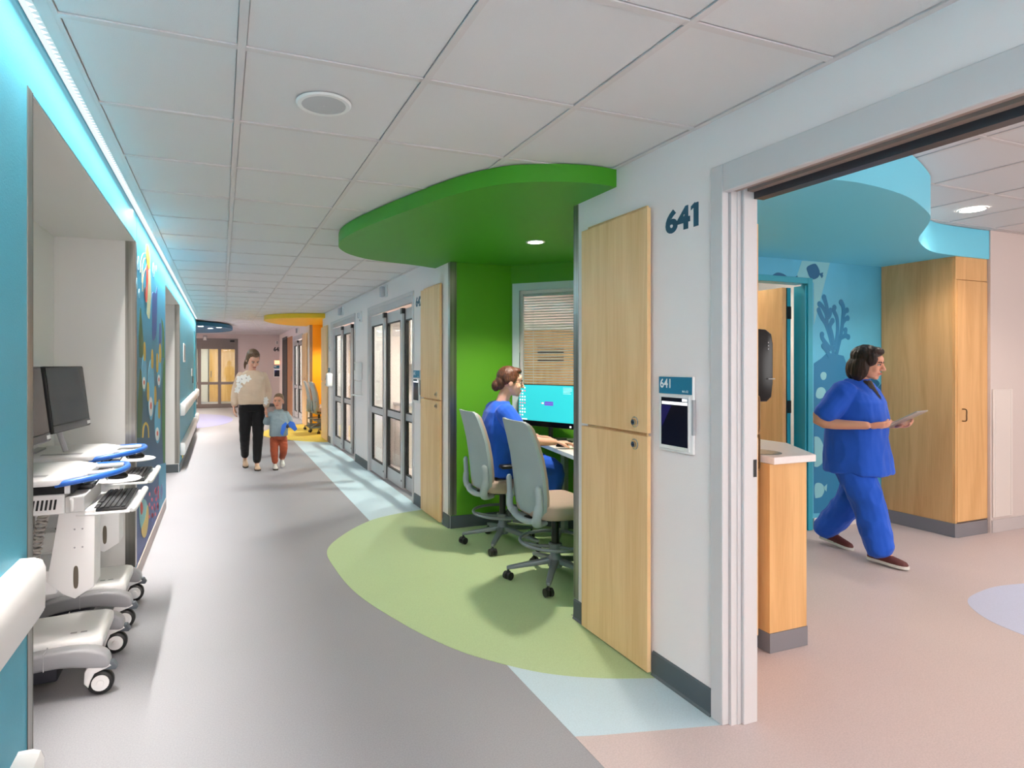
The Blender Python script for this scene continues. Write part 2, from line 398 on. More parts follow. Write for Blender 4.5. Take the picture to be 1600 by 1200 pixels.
# ---- patient rooms behind the right wall
M_cream = mat('room_wall_paint', (216, 203, 198), .6)
b = B()
YM = 3.72
b.box(3.45, 3.80, YM, YM+.1, 0, 2.66); b.box(3.80, 4.81, YM, YM+.1, 2.19, 2.66); b.box(4.81, 5.73, YM, YM+.1, 0, 2.66)
M_muralbase = mat('blue_mural_ground', (88, 180, 212), .5, var=(1.4, .12))
st(b, 'wall_room_mural', M_muralbase)
st(B().box(5.74, 6.2, YM+.001, YM+.1, 0, 2.66), 'wall_room_rear', M_cream)
st(B().box(6.15, 9, 3.10, 3.2, 0, 2.66), 'wall_room_far', M_cream)
b = B(); b.box(9, 9.1, -2.6, 3.2, 0, .8); b.box(9, 9.1, -2.6, 3.2, 2.4, 2.66); b.box(9, 9.1, 0, 3.2, .8, 2.4); b.box(XW, 9.1, -2.6, -2.5, 0, .8); b.box(XW, 9.1, -2.6, -2.5, 2.4, 2.66); b.box(XW, 2.8, -2.6, -2.5, .8, 2.4); b.box(7.2, 9.1, -2.6, -2.5, .8, 2.4)  # unseen gaps added here to let light into the room
st(b, 'wall_room_right', M_cream)
portal((5.0, -2.55, 1.6), (pi/2, 0, 0), 4.4, 1.6); portal((9.05, -1.25, 1.6), (pi/2, 0, pi/2), 2.5, 1.6)
st(B().box(4.83, 5.70, YM-.012, YM, .002, .10), 'baseboard_room_mural', mat('white_vinyl_base', (226, 220, 220), .5))
st(B().box(6.16, 8.9, 3.088, 3.10, .002, .11), 'baseboard_room_right', M_baselight)
# stub wall that carries the towel dispenser
st(B().box(2.30, 2.735, 2.47, 2.85, 0, 2.66), 'wall_room_stub', M_cream)
# bathroom behind the aqua door frame
b = B(); b.box(3.45, 5.9, 5.25, 5.33, 0, 2.66); b.box(5.82, 5.9, YM+.1, 5.33, 0, 2.66); b.box(3.5, 3.58, YM+.1, 5.33, 0, 2.66)
st(b, 'wall_bathroom', mat('bathroom_white', (232, 230, 228), .5))
# rooms 642..644: rear wall with unseen openings added for light, and partitions
b = B(); b.box(5.5, 5.6, 5.33, 21, 0, .8); b.box(5.5, 5.6, 5.33, 21, 2.35, 2.66); b.box(5.5, 5.6, 8.2, 8.6, .8, 2.35); b.box(5.5, 5.6, 12.6, 13.1, .8, 2.35); b.box(5.5, 5.6, 17.0, 21, .8, 2.35); b.box(XW, 5.5, 8.35, 8.45, 0, 2.66); b.box(2.5, 5.5, 12.80, 12.90, 0, 2.66); b.box(XW, 5.5, 17.2, 17.3, 0, 2.66)
st(b, 'wall_rooms_rear', M_cream)
for ya, yb in ((5.33, 8.2), (8.6, 12.6), (13.1, 17.0)): portal((5.55, (ya+yb)/2, 1.575), (pi/2, 0, pi/2), yb-ya, 1.55)

# ================================================================ CEILINGS
def grid_ceiling(name, z, xs, ys, x0, x1, label=None, tilecap=400):
    """slab + tees + one object for every tile"""
    slab = st(B().box(x0, x1, ys[0], ys[-1], z+.03, z+.06), name, M_tile)
    cache = {}
    for i in range(len(xs)-1):
        for j in range(len(ys)-1):
            wx, wy = round(xs[i+1]-xs[i]-.028, 4), round(ys[j+1]-ys[j]-.028, 4)
            if wx < .05 or wy < .05: continue
            if (wx, wy) not in cache:
                cache[(wx, wy)] = B().box(-wx/2, wx/2, -wy/2, wy/2, .005, .02, .002, 1).mesh('ceiling_tile', M_tile)
            o = add('ceiling_tile', cache[(wx, wy)], slab); o.location = ((xs[i]+xs[i+1])/2, (ys[j]+ys[j+1])/2, z)
    for x in xs: B().box(x-.0125, x+.0125, ys[0], ys[-1], z, z+.006).ob('ceiling_tee', M_tee, slab, None)
    for y in ys[1:-1]: B().box(xs[0], xs[-1], y-.0125, y+.0125, z+.0004, z+.006).ob('cross_tee', M_tee, slab, None)
    return slab
T2 = .6096
gx = [-.444, .0606, .0606+T2, .0606+2*T2, XR-.012]
gy = [1.371+T2*k for k in range(-8, 22)]
ceiling = grid_ceiling('ceiling', CZ, gx, gy, -.446, XR)
st(B().box(-.6, -.446, YB, 14.17, CZ+.031, CZ+.06), 'ceiling_slot', M_tee)
st(B().box(-5, XW+.1, 14.17, YE, CZ+.03, CZ+.07), 'ceiling_lobby', M_tile)
lob = bpy.data.objects['ceiling_lobby']
for x in (-.4, .02, .64, 1.26):
    a = Vector((x+.02, 14.4)); c = Vector((x+.62+.03, 20.9))
    d = (c-a).normalized(); n = Vector((-d.y, d.x))*.0125
    B().prism([a-n, c-n, c+n, a+n], CZ+.024, CZ+.0298).ob('ceiling_tee', M_tee, lob, None)
for k in range(0, 11):
    y = 14.6+T2*k
    B().prism([(-4, y+.40), (XR, y-.2), (XR, y-.175), (-4, y+.425)], CZ+.0255, CZ+.0298).ob('cross_tee', M_tee, lob, None)
rz = 2.59
rx = [XW+.01, 2.40, 3.01, 3.62, 4.25, 4.88, 5.49, 6.10, 6.71, 7.32, 7.93, 8.54, 8.98]
ry = [-2.48]+[1.845+.6*k for k in range(-7, 3)]+[3.08, 3.70]
grid_ceiling('ceiling_room', rz, rx, ry, XW, 9)
st(B().box(XW, 5.5, 3.8, 21, 2.62, 2.66), 'ceiling_rooms_rear', M_tile)
st(B().box(3.5, 5.9, YM+.1, 5.3, 2.50, 2.54), 'ceiling_bathroom', M_tile)
st(B().box(-4, 3, YE+.15, 25, 2.5, 2.54), 'ceiling_far_room', M_tile)
# enamel light-slot fascia between strip light and tiles
st(B().box(-.482, -.446, YB, 14.2, CZ-.001, CZ+.03), 'trim_1', M_tee)

# ---- canopies
def canopy(name, pts, m, label, extra=None, z1=CZ-.0005, cat='canopy'):
    t = thing(name, label, cat)
    # soffit and edge band
    b = B(); b.prism(pts, NB, NB+.004); b.ob('soffit', m, t, None)
    n = len(pts); b = B()
    b.prism(pts, NB+.0041, z1); b.ob('edge_band', m, t, 50)
    if extra: b = B(); b.prism(extra, NB, NB+.03); b.ob('alcove_soffit', m, t, None)
    return t
gc = [onZ(x, y, NB) for x, y in [(962, 292), (930, 287), (895, 284.5), (860, 284), (800, 286), (750, 294), (700, 307), (640, 328), (590, 347), (555, 362), (535, 374), (529, 384), (534, 391), (548, 398), (575, 405), (610, 410), (645, 414), (677, 419)]]
gpts = cr([(XR, 2.526)]+[(min(p.x, XR), p.y) for p in gc[1:-1]]+[(XR, 5.27)], 4)
canopy('ceiling_canopy', gpts, M_greencan, 'green rounded canopy hanging over the charting alcove', [(XR, 2.86), (2.50, 2.86), (3.54, 3.9), (2.50, 4.94), (XR, 4.94)])
ypts = cr([(XR, 11.62), (1.7, 11.66), (1.45, 11.75), (1.1, 12.0), (.86, 12.35), (.82, 12.75), (.95, 13.3), (1.25, 13.9), (1.6, 14.25), (XR, 14.35)], 5)
canopy('ceiling_canopy', ypts, M_yelcan, 'yellow rounded canopy over the far alcove', [(XR, 11.88), (2.50, 11.88), (3.46, 12.84), (2.50, 13.81), (XR, 13.81)])
bpts = [(-.92+1.2*cos(a*pi/24), 16.6+1.95*sin(a*pi/24)) for a in range(48)]
canopy('ceiling_canopy', bpts, M_bluecan, 'deep blue oval canopy with three small downlights at the corridor end')
ap = [onZ(x, y, NB) for x, y in [(1279, 278), (1350, 287), (1417, 307), (1450, 332), (1453, 345), (1443, 361), (1436, 371), (1438, 380), (1454, 392), (1483, 398), (1556, 406)]]
apts = cr([(2.08, 2.25), (2.4, 2.05)]+[(p.x, p.y) for p in ap], 6)+[(6.24, YM-.002), (3.5, YM-.002), (3.4, 3.72), (2.55, 2.84), (2.08, 2.84)]
canopy('ceiling_canopy', apts, M_aqua, 'aqua wavy-edged soffit over the patient room entry', z1=rz-.0005)

# ---- lamps
E_led = emission('led_lens', (200, 232, 240), LED_STRIP*.42)
E_led2 = emission('led_lens_side', (236, 248, 252), LED_STRIP*.46)
t = thing('linear_light', 'long recessed linear wall-wash light along the teal wall', 'light')
B().box(-.524, -.483, YB+.02, 14.15, CZ+.012, CZ+.03).ob('housing', M_tee, t)
B().box(-.502, -.484, YB+.05, 14.1, CZ+.004, CZ+.010).ob('lens', E_led, t)
B().box(-.520, -.503, YB+.05, 14.1, CZ+.006, CZ+.010).ob('side_lens', E_led2, t)
b = B()
for k in range(500):
    y = -1+k*.03
    b.poly([(-.501, y, CZ+.0032), (-.501, y+.024, CZ+.0032), (-.485, y+.012, CZ+.0032)])
b.ob('prism_louver', emission('led_prism', (255, 255, 255), LED_STRIP*.9), t, None, kind='stuff')
for ya, yb, wt, sp in LED_RUNS:
    ld = bpy.data.lights.new('linear_lamp', 'AREA'); ld.shape = 'RECTANGLE'; ld.size = .030; ld.size_y = yb-ya; ld.energy = wt; ld.spread = R(sp); ld.color = lin((255, 248, 240))
    lo = bpy.data.objects.new('linear_lamp', ld); col.objects.link(lo); lo.location = (-.502, (ya+yb)/2, CZ-.002); lo.parent = t
E_down = emission('downlight_lens', (255, 246, 232), 14)
def downlight(x, y, z, power, label, r=.055, angle=125, color=(255, 240, 226), blend=.6, group='small round downlights'):
    t = thing('downlight', label, 'light', (x, y, z), group=group)
    B().lathe([(r, -.004), (r+.016, -.004), (r+.016, .0), (r, .0)], n=28, ring=True).ob('trim_ring', M_plastw, t)
    B().lathe([(0, -.0015), (r, -.0015), (r, -.001), (0, -.001)], n=28).ob('lens', E_down, t)
    ld = bpy.data.lights.new('downlight_lamp', 'SPOT'); ld.energy = power*DOWN; ld.spot_size = R(angle); ld.spot_blend = blend
    ld.color = lin(color); ld.shadow_soft_size = r
    lo = bpy.data.objects.new('downlight_lamp', ld); col.objects.link(lo); lo.location = (0, 0, -.012); lo.parent = t
    return t
downlight(2.165, 3.87, NB, 75, 'round downlight in the green canopy soffit')
downlight(2.12, 12.9, NB, 75, 'round downlight in the yellow canopy soffit')
for i, (x, y) in enumerate([(-.25, 16.0), (-.05, 15.5), (-.45, 15.2)]):
    downlight(x, y, NB, 85, 'small round downlight in the deep blue canopy, %s' % ('farthest of three', 'rightmost of three', 'leftmost of three')[i], r=.06)
downlight(5.2, 2.73, rz, 32, 'round downlight in the patient room ceiling near the wavy soffit', r=.075)
for x, y, l in [(3.9, .6, 'nearest the doorway'), (5.2, .4, 'in the middle of the room'), (6.6, 1.8, 'deepest in the room')]:
    downlight(x, y, rz, 55 if x < 6 else 20, 'round patient room downlight outside the photo, '+l, r=.075, group='patient room downlights')
E_panel = emission('troffer_lens', (255, 244, 228), ROOM_PANEL)
def troffer(x, y, z, wx, wy, label, m=E_panel):
    t = thing('ceiling_light_panel', label, 'light', (x, y, z), group='flat ceiling light panels')
    b = B(); f = .03
    for q in [(-wx/2, wx/2, -wy/2, -wy/2+f), (-wx/2, wx/2, wy/2-f, wy/2), (-wx/2, -wx/2+f, -wy/2+f, wy/2-f), (wx/2-f, wx/2, -wy/2+f, wy/2-f)]: b.box(*q, -.008, .0)
    b.ob('frame', M_plastw, t)
    B().box(-wx/2+f, wx/2-f, -wy/2+f, wy/2-f, -.004, -.001).ob('lens', m, t)
for y, nm in [(6.9, '642'), (9.9, '643'), (16.1, '644')]:
    troffer(3.9, y, 2.62, .9, .9, 'added fill light panel in the ceiling of room %s behind its glass door' % nm, emission('added_fill_lens_rooms', (255, 240, 226), ROOM_PANEL*.4))  # unseen panel added to brighten each room
    for dy in (-.55, .35):
        downlight(2.62, y+dy, 2.62, 140, 'round downlight just inside the glass door of room %s, %s of two' % (nm, 'nearer' if dy < 0 else 'farther') if nm == '642' else 'round downlight inside the glass door %s the yellow alcove, %s of two' % ('before' if nm == '643' else 'past', 'nearer' if dy < 0 else 'farther'), r=.05, angle=140, group='room entry downlights')
troffer(4.6, 4.5, 2.50, .6, .6, 'flat light panel in the bathroom ceiling')
troffer(-.6, 23, 2.5, 1.2, 1.2, 'flat light panel in the lit room behind the far glass door')
E_panelfill = emission('added_fill_lens', (255, 226, 214), ROOM_PANEL*2.6)  # lens of the two fill panels added behind the camera
troffer(.366, -1.07, CZ, .58, .58, 'added fill light panel in the corridor ceiling, unseen behind the viewer', E_panelfill)
troffer(.366, -2.9, CZ, .58, .58, 'added fill light panel at the unseen near end of the corridor ceiling', E_panelfill)
troffer(-2.6, 18.6, CZ+.02, 1.2, 1.2, 'added fill light panel in the lobby ceiling, unseen round the corner', emission('added_fill_lens_lobby', (255, 226, 206), ROOM_PANEL*2))  # hidden panel added to brighten the lobby and end wall
# ================================================================ FIXED THINGS ALONG THE RIGHT WALL
def text_fit(body, wdt, hgt, m, T, parent=None, bold=.0, name='lettering', **k):
    """text scaled to a box of wdt x hgt, its lower left corner at the origin of T"""
    cu = bpy.data.curves.new(name, 'FONT'); cu.body = body; cu.size = 1; cu.offset = bold; cu.extrude = .004; cu.resolution_u = 4
    o = bpy.data.objects.new(name, cu); col.objects.link(o)
    dg = bpy.context.evaluated_depsgraph_get(); me = bpy.data.meshes.new_from_object(o.evaluated_get(dg)); bpy.data.objects.remove(o)
    co = np.empty(len(me.vertices)*3); me.vertices.foreach_get('co', co); co = co.reshape(-1, 3)
    lo, hi = co.min(0), co.max(0)
    S = Matrix.Diagonal((wdt/(hi[0]-lo[0]), hgt/(hi[1]-lo[1]), .12, 1)) @ Matrix.Translation((-lo[0], -lo[1], 0))
    me.transform(T @ S); me.materials.clear(); me.materials.append(m)
    return add(name, me, parent, **k)
M_scroff0 = mat('monitor_glass_off', (30, 33, 38), .12)
M_chrome = mat('chrome', (205, 205, 205), .15, 1)
M_bronze = mat('dark_pull', (120, 95, 70), .35, .8)

# ---- door 641: wide pocket-door frame
door = add('door_1', None, kind='structure')
b = B(); b.box(1.866, 1.90, 1.826, 1.8885, .001, 2.243, .003, 1); b.ob('jamb', M_frame, door)
b = B(); b.box(1.9005, 1.945, 1.815, 1.839, .001, 2.16); b.box(1.93, 1.947, 1.811, 1.816, .001, 2.16); b.ob('jamb_stop', M_frame, door)
b = B(); b.box(1.949, 2.022, 1.797, 1.838, .001, 2.16, .003, 1); b.ob('pocket_jamb', M_frame, door)
b = B(); b.box(1.866, 1.90, .30, 1.8255, 2.13, 2.243, .003, 1); b.ob('header', M_frame, door)
b = B(); b.box(1.9005, 1.93, .30, 1.814, 2.135, 2.16); b.box(1.965, 1.998, .30, 1.796, 2.135, 2.16); b.ob('header_soffit', mat('taupe_enamel', (150, 132, 124), .5), door)
b = B(); b.box(1.93, 1.965, .30, 1.796, 2.150, 2.16); b.ob('track', mat('blue_reflection_track', (110, 170, 190), .25, .6), door)  # blue reflection in the track slot put into its colour
b = B(); b.box(2.0, 2.05, .30, 1.796, 2.108, 2.17); b.ob('track_cover', mat('dark_track_cover', (66, 66, 72), .4, .3), door)
b = B(); b.box(1.998, 2.014, 1.795, 1.7968, .99, 1.06); b.ob('strike_plate', M_black, door)
b = B(); b.box(1.866, 1.9, .22, .2995, .001, 2.243); b.ob('jamb', M_frame, door)

# ---- patient supply cabinets that pass through the wall
def supply_cabinet(y0, y1, label, locks=True):
    t = thing('supply_cabinet', label, 'cabinet', (XR, (y0+y1)/2, 0), group='maple supply cabinets of the corridor')
    hw = (y1-y0)/2
    B().box(-.012, -.0008, -hw+.03, hw-.03, .02, 2.19).ob('frame', M_maple, t)
    for z0, z1, zl in ((.012, 1.108, 1.062), (1.122, 2.172, 1.168)):
        d = B().box(-.034, -.0125, -hw, hw, z0, z1, .0015, 1).ob('door', M_maple, t)
        b = B(); b.lathe([(.022, -.0365), (.022, -.035), (.026, -.0345), (.026, -.0342)], (0, -hw+.09, zl), 'x', 20)
        b.lathe([(.0, -.046), (.013, -.046), (.014, -.0366), (.0, -.0366)], (0, -hw+.09, zl), 'x', 16)
        lk = b.ob('cam_lock', M_chrome, d)
        bb = B(); bb.box(-.0475, -.0462, -hw+.084, -hw+.096, zl-.004, zl+.004); bb.ob('key_slot', M_black, d)
    return t
supply_cabinet(2.25, 2.79, 'two-door maple supply cabinet left of the large 641')
supply_cabinet(5.065, 5.612, 'two-door maple supply cabinet beside the number 642')
supply_cabinet(11.25, 11.90, 'two-door maple supply cabinet on the near side of the yellow alcove')
supply_cabinet(14.09, 14.85, 'two-door maple supply cabinet on the far side of the yellow alcove')

# ---- room numbers and wall plaques
text_fit('641', .200, .106, M_ink, T_facing_negX(XR-.0006, 2.167, 2.028), bold=.048, name='room_number', label='large navy room number 641 on the white wall', cat='lettering')
rn = bpy.data.objects['room_number']
B().prism([(2.167-x, 2.028+y) for x, y in ((.180, .1055), (.156, .092), (.156, .075), (.180, .088))], XR-.0011, XR-.0002, 'x').ob('numeral_flag', M_ink, rn, None)
text_fit('642', .200, .106, M_ink, T_facing_negX(XR-.0006, 5.87, 2.035), bold=.048, name='room_number', label='navy room number 642 above the glass door side', cat='lettering')
text_fit('645', .26, .155, mat('charcoal_lettering', (48, 52, 58), .5), T_facing_negY(1.685, YE-.0006, 1.90), bold=.048, name='room_number', label='dark room number 645 on the end wall', cat='lettering')
M_plq = mat('plaque_blue', (8, 116, 150), .4)
M_scr = mat('plaque_screen_dark', (9, 9, 16), .15, emit=((16, 14, 40), .12))
M_scr2 = mat('plaque_screen_violet', (18, 15, 46), .15, emit=((34, 28, 96), .22))
M_bar = mat('plaque_screen_white_bar', (235, 235, 235), .3, emit=((235, 238, 245), .5))
M_wl = mat('white_lettering', (240, 245, 246), .5)
def plaque(T, num, label):
    """local: x right, y up, z out of the wall; 0.21 x 0.33"""
    t = thing('room_plaque', label, 'sign'); t.matrix_world = T
    b = B(); b.box(0, .21, 0, .335, 0, .016, .006, 2); b.ob('case', M_plastw, t)
    b = B(); b.box(.012, .198, .010, .25, .016, .022, .003, 1); b.ob('holder', M_plastw, t)
    b = B(); b.box(.205, .214, .085, .235, .004, .018); b.ob('side_latch', M_plastg, t)
    h = B().box(.003, .207, .256, .331, .0163, .0178, .0006, 1).ob('header', M_plq, t)
    text_fit(num, .066, .042, M_wl, Matrix.Translation((.012, .281, .0174)), h, .02)
    text_fit('MA-02', .036, .010, M_wl, Matrix.Translation((.150, .264, .0174)), h, .01)
    s_ = B().box(.025, .187, .028, .240, .0222, .0232).ob('screen', M_scr, t)
    B().poly([(.026, .11, .0234), (.032, .11, .0234), (.09, .205, .0234), (.026, .205, .0234)]).ob('screen_glow', M_scr2, s_, None)
    B().box(.029, .186, .209, .222, .0233, .0235).ob('screen_bar', M_bar, s_)
    B().box(.155, .185, .2255, .2375, .0233, .0235).ob('screen_button', M_bar, s_)
    return t
plaque(T_facing_negX(XR-.0006, 2.193, 1.057), '641', 'white plaque with small screen and blue 641 header')
plaque(T_facing_negX(XR-.0006, 5.905, 1.052), '642', 'white plaque with small screen beside the 642 glass door')
plaque(T_facing_negX(XR-.0006, 11.18, 1.05), '643', 'white plaque with small screen beside the yellow alcove cabinet')
plaque(T_facing_negY(1.68, YE-.0006, 1.00) @ Matrix.Scale(1.25, 4), '645', 'white plaque with blue screen under the number 645')
t = thing('lit_sign', 'small glowing orange sign under the number 645', 'sign')
B().box(1.70, 1.94, YE-.03, YE-.001, 1.44, 1.60, .004, 1).ob('case', M_plastg, t)
B().box(1.715, 1.925, YE-.032, YE-.0301, 1.455, 1.585).ob('face', mat('orange_glow', (255, 170, 130), .4, emit=((255, 150, 100), 1.6)), t)

# ---- small devices on the right wall
def call_light(y, z, label):
    t = thing('call_light', label, 'light', (XR, y, z), group='white corridor call lights')
    B().box(-.018, -.0006, -.075, .02, -.07, .07, .004, 1).ob('plate', M_plastw, t)
    B().box(-.065, -.0185, .0, .085, -.062, .062, .008, 2).ob('lens', mat('frosted_grey_lens', (190, 190, 196), .3), t)
call_light(7.05, 2.335, 'white call light above the door of room 642')
call_light(9.85, 2.325, 'white call light above the glass door before the yellow alcove')
call_light(15.9, 2.33, 'white call light above the door past the yellow alcove')
t = thing('fire_strobe', 'white fire alarm strobe between the two glass doors', 'alarm', (XR, 8.42, 2.13))
B().box(-.03, -.0006, -.055, .055, -.075, .075, .006, 2).ob('case', M_plastw, t)
B().box(-.055, -.0305, -.03, .03, -.02, .055, .008, 2).ob('lens', mat('strobe_lens', (225, 228, 232), .1), t)
B().box(-.032, -.0302, -.03, .0, -.062, -.045).ob('mark', mat('red_mark', (150, 40, 36), .5), t)
t = thing('sanitizer_dispenser', 'white hand sanitizer dispenser with drip tray between the glass doors', 'dispenser', (XR, 8.42, 1.0))
B().box(-.10, -.0006, -.065, .065, .22, .48, .02, 3).ob('body', M_plastw, t)
B().box(-.103, -.1005, -.03, .03, .36, .46).ob('window', M_plastg, t)
B().box(-.10, -.0006, -.008, .008, .02, .21, .003, 1).ob('bracket', M_plastw, t)
B().box(-.14, -.0006, -.07, .07, .0, .018, .005, 2).ob('drip_tray', M_plastw, t)
t = thing('sanitizer_dispenser', 'small white dispenser on the frame of the farther glass door', 'dispenser', (XR, 10.72, 1.05))
B().box(-.13, -.0145, -.05, .05, .0, .24, .03, 3).ob('body', M_plastw, t)
B().box(-.134, -.1305, -.02, .02, .13, .2).ob('window', M_plastg, t)
t = thing('wall_switch', 'small white card reader beside the far maple cabinet', 'switch', (XR, 11.05, 1.75))
B().box(-.02, -.0006, -.03, .03, -.06, .06, .004, 1).ob('case', M_plastw, t)
B().box(-.022, -.0201, -.012, .012, -.02, .03).ob('rocker', M_plastg, t)

# ---- telescoping glass doors
def sliding_door(idx, y0, y1, n=3, jamb=.05, splits=None):
    d = add('door_%d' % idx, None, kind='structure')
    fx = 1.866
    B().box(fx, XW, y0, y0+.035, .001, 2.17, .002, 1).ob('jamb', M_frame, d)
    B().box(fx, XW, y1-jamb, y1, .001, 2.17, .002, 1).ob('jamb', M_frame, d)
    B().box(fx, XW, y0, y1, 2.1705, 2.215, .002, 1).ob('casing', M_frame, d)
    B().box(fx+.004, fx+.03, y0+.036, y1-jamb-.001, 2.095, 2.17).ob('header', M_alu, d)
    ya, yb = y0+.037, y1-jamb-.002; wd = (yb-ya)/n
    for k in range(n):
        a = ya+wd*k-(.04 if k else 0); c = ya+wd*(k+1); x0 = 1.985-.040*k
        p = add('sliding_panel', None, d)
        s_ = .075; gz = [(.175, .795), (.885, 1.955)]
        b = B(); b.box(x0, x0+.034, a, a+s_, .012, 2.09); b.ob('near_stile', M_alu, p)
        b = B(); b.box(x0, x0+.034, c-.055, c, .012, 2.09); b.ob('far_stile', M_alu, p)
        for z0, z1 in ((.012, .17), (.80, .88), (1.96, 2.09)):
            B().box(x0+.001, x0+.033, a+s_, c-.055, z0, z1).ob('rail', M_alu, p)
        for z0, z1 in gz:
            b = B(); g = .007
            for q in [(a+s_, c-.055, z0-.006, z0+g), (a+s_, c-.055, z1-g, z1+.006), (a+s_, a+s_+g, z0, z1), (c-.055-g, c-.055, z0, z1)]: b.box(x0-.0012, x0+.0342, *q)
            b.ob('gasket', M_gasket, p)
            B().box(x0+.014, x0+.02, a+s_+.01, c-.065, z0+.008, z1-.008).ob('pane', M_glass, p)
        if k: B().box(x0-.006, x0+.036, a-.006, a+s_*.8, 2.03, 2.094).ob('hanger_block', M_black, p); B().box(x0+.027, x0+.034, a-.010, a-.0005, .02, 2.03).ob('seal', M_gasket, p)
        if k: B().cyl((x0-.004, a+.035, .10), (x0+.002, a+.035, .10), .012, n=12).ob('bolt', M_black, p)
    return d
sliding_door(2, 5.93, 8.0)
sliding_door(3, 8.83, 10.93, jamb=.22)
sliding_door(4, 15.0, 17.1)
# flush wood door and dark frame at the far end
d = add('door_5', None, kind='structure')
B().box(1.866, XR-.0005, 17.27, 18.55, .001, 2.25).ob('leaf', wood('reddish_maple', (186, 134, 92), (150, 100, 64)), d)
B().box(1.85, 1.8655, 17.36, 17.40, .98, 1.12).ob('pull', M_steel, d)
d = add('door_6', None, kind='structure')
b = B(); b.box(1.86, XR-.0005, 18.6, 19.9, .001, 2.26); b.ob('leaf', mat('dark_opening', (44, 46, 50), .5), d)
b = B(); b.box(1.85, 1.8595, 18.56, 18.64, .001, 2.3); b.box(1.85, 1.8595, 19.86, 19.94, .001, 2.3); b.box(1.85, 1.8595, 18.64, 19.86, 2.22, 2.3); b.ob('frame', M_base, d)

# equipment glimpsed through the glass of room 642
t = thing('supply_counter', 'pale counter with wall cupboard glimpsed through the 642 glass door', 'counter')
B().box(2.35, 3.6, 7.95, 8.348, .0021, .86).ob('body', mat('pale_cabinet', (206, 196, 188), .5), t); B().box(2.33, 3.62, 7.93, 8.348, .861, .90).ob('top', M_plastg, t)
B().box(2.5, 3.5, 8.05, 8.348, 1.45, 2.1).ob('cupboard', mat('pale_cabinet', (206, 196, 188), .5), t)
for x in (2.68, 3.0, 3.32): B().box(x, x+.012, 8.03, 8.0495, 1.5, 1.62).ob('pull', M_steel, t)
t = thing('wall_monitor', 'small dark monitor glimpsed through the 642 glass door', 'monitor')
B().box(2.62, 3.0, 8.0, 8.03, 1.05, 1.3, .004, 1).ob('bezel', M_black, t); B().box(2.635, 2.985, 7.9985, 7.9998, 1.065, 1.285).ob('screen', M_scroff0, t); B().box(2.78, 2.84, 8.0305, 8.06, .9012, 1.1).ob('stand', M_plastg, t)
# ---- corner guards
def guard(name, boxes, label):
    b = B()
    for q in boxes: b.box(*q)
    return b.ob(name, M_steel, None, None, label=label, cat='corner guard', group='stainless corner guards')
def guard_R(y, sgn, label):   # right wall edge at y; alcove on the side sgn
    g = .0025
    guard('corner_guard', [(XR-g, XR-.0003, *(sorted((y, y-sgn*.045))), .115, NB-.002), (XR-g, XR+.06, *(sorted((y+sgn*.0005, y+sgn*g))), .115, NB-.002)], label)
guard_R(2.915, 1, 'tall stainless corner guard beside the large maple cabinet')
guard_R(4.884, -1, 'stainless corner guard at the far edge of the green alcove')
guard_R(13.754, -1, 'stainless corner guard at the far edge of the yellow alcove')
def guard_L(y, sgn, label, wl=.045):
    g = .0025
    guard('corner_guard', [(XL+.0003, XL+g, *(sorted((y, y-sgn*wl))), .12, ZN), (XL-.055, XL+g, *(sorted((y+sgn*.0065, y+sgn*.009))), .12, ZN)], label)
guard_L(N1[0], 1, 'stainless corner guard on the near edge of the cart recess')
guard_L(N1[1], -1, 'stainless corner guard between the cart recess and the sea mural', .07)
guard_L(N2[1], -1, 'stainless corner guard at the far edge of the empty recess', .09)

# ---- hand rails and bumper rails on the teal wall
M_rail = mat('white_rail_vinyl', (228, 228, 228), .4)
def rail(y0, y1, z0, z1, label, name='handrail', cat='handrail'):
    t = thing(name, label, cat, group='white wall rails')
    pr = [(XL+.0005, z0), (XL+.05, z0), (XL+.062, z0+.02), (XL+.064, z1-.03), (XL+.055, z1-.008), (XL+.035, z1), (XL+.0005, z1)]
    B().prism(pr, y0+.022, y1-.022, 'y').ob('cover', M_rail, t, 40)
    for ya, yb in ((y0, y0+.0215), (y1-.0215, y1)):
        B().prism([(XL+(p[0]-XL)*.97, p[1]) for p in pr], ya, yb, 'y', .004, 2).ob('end_cap', M_plastw, t, 40)
rail(-3.2, 1.985, .735, .90, 'white handrail on the near teal wall')
rail(-3.2, 1.97, .20, .37, 'white bumper rail low on the near teal wall', 'bumper_rail', 'bumper rail')
rail(9.0, 13.3, .735, .90, 'white handrail on the far teal wall past the recess')
rail(9.0, 13.3, .19, .36, 'white bumper rail low on the far teal wall', 'bumper_rail', 'bumper rail')
rail(13.8, 14.58, .735, .90, 'short white handrail at the end of the teal wall')
rail(13.8, 14.58, .19, .36, 'short white bumper rail at the end of the teal wall', 'bumper_rail', 'bumper rail')
d = add('door_7', None, kind='structure')
B().box(XL-.118, XL-.09, 13.37, 13.73, .002, 2.14).ob('leaf', M_teal, d); B().box(XL-.089, XL-.07, 13.42, 13.44, .98, 1.1).ob('pull', M_steel, d)
t = thing('notice_board', 'small white notice on the far teal wall', 'sign', (XL, 9.8, 1.62))
B().box(.0006, .012, -.2, .2, -.14, .14, .003, 1).ob('frame', M_plastw, t); B().box(.0122, .013, -.17, .17, -.11, .11).ob('sheet', M_plastg, t)
for y, z, l in [(12.2, 1.3, 'small white switch plate on the far teal wall'), (12.7, 1.15, 'small black reader on the far teal wall')]:
    t = thing('wall_switch', l, 'switch', (XL, y, z)); mm = M_plastw if 'white' in l else M_black
    B().box(.0006, .014, -.05, .05, -.07, .07, .003, 1).ob('plate', mm, t); B().box(.0142, .02, -.018, .018, -.03, .03).ob('rocker', M_plastg, t)
t = thing('power_outlet', 'dark outlet plate low on the far teal wall', 'outlet', (XL, 9.25, .14))
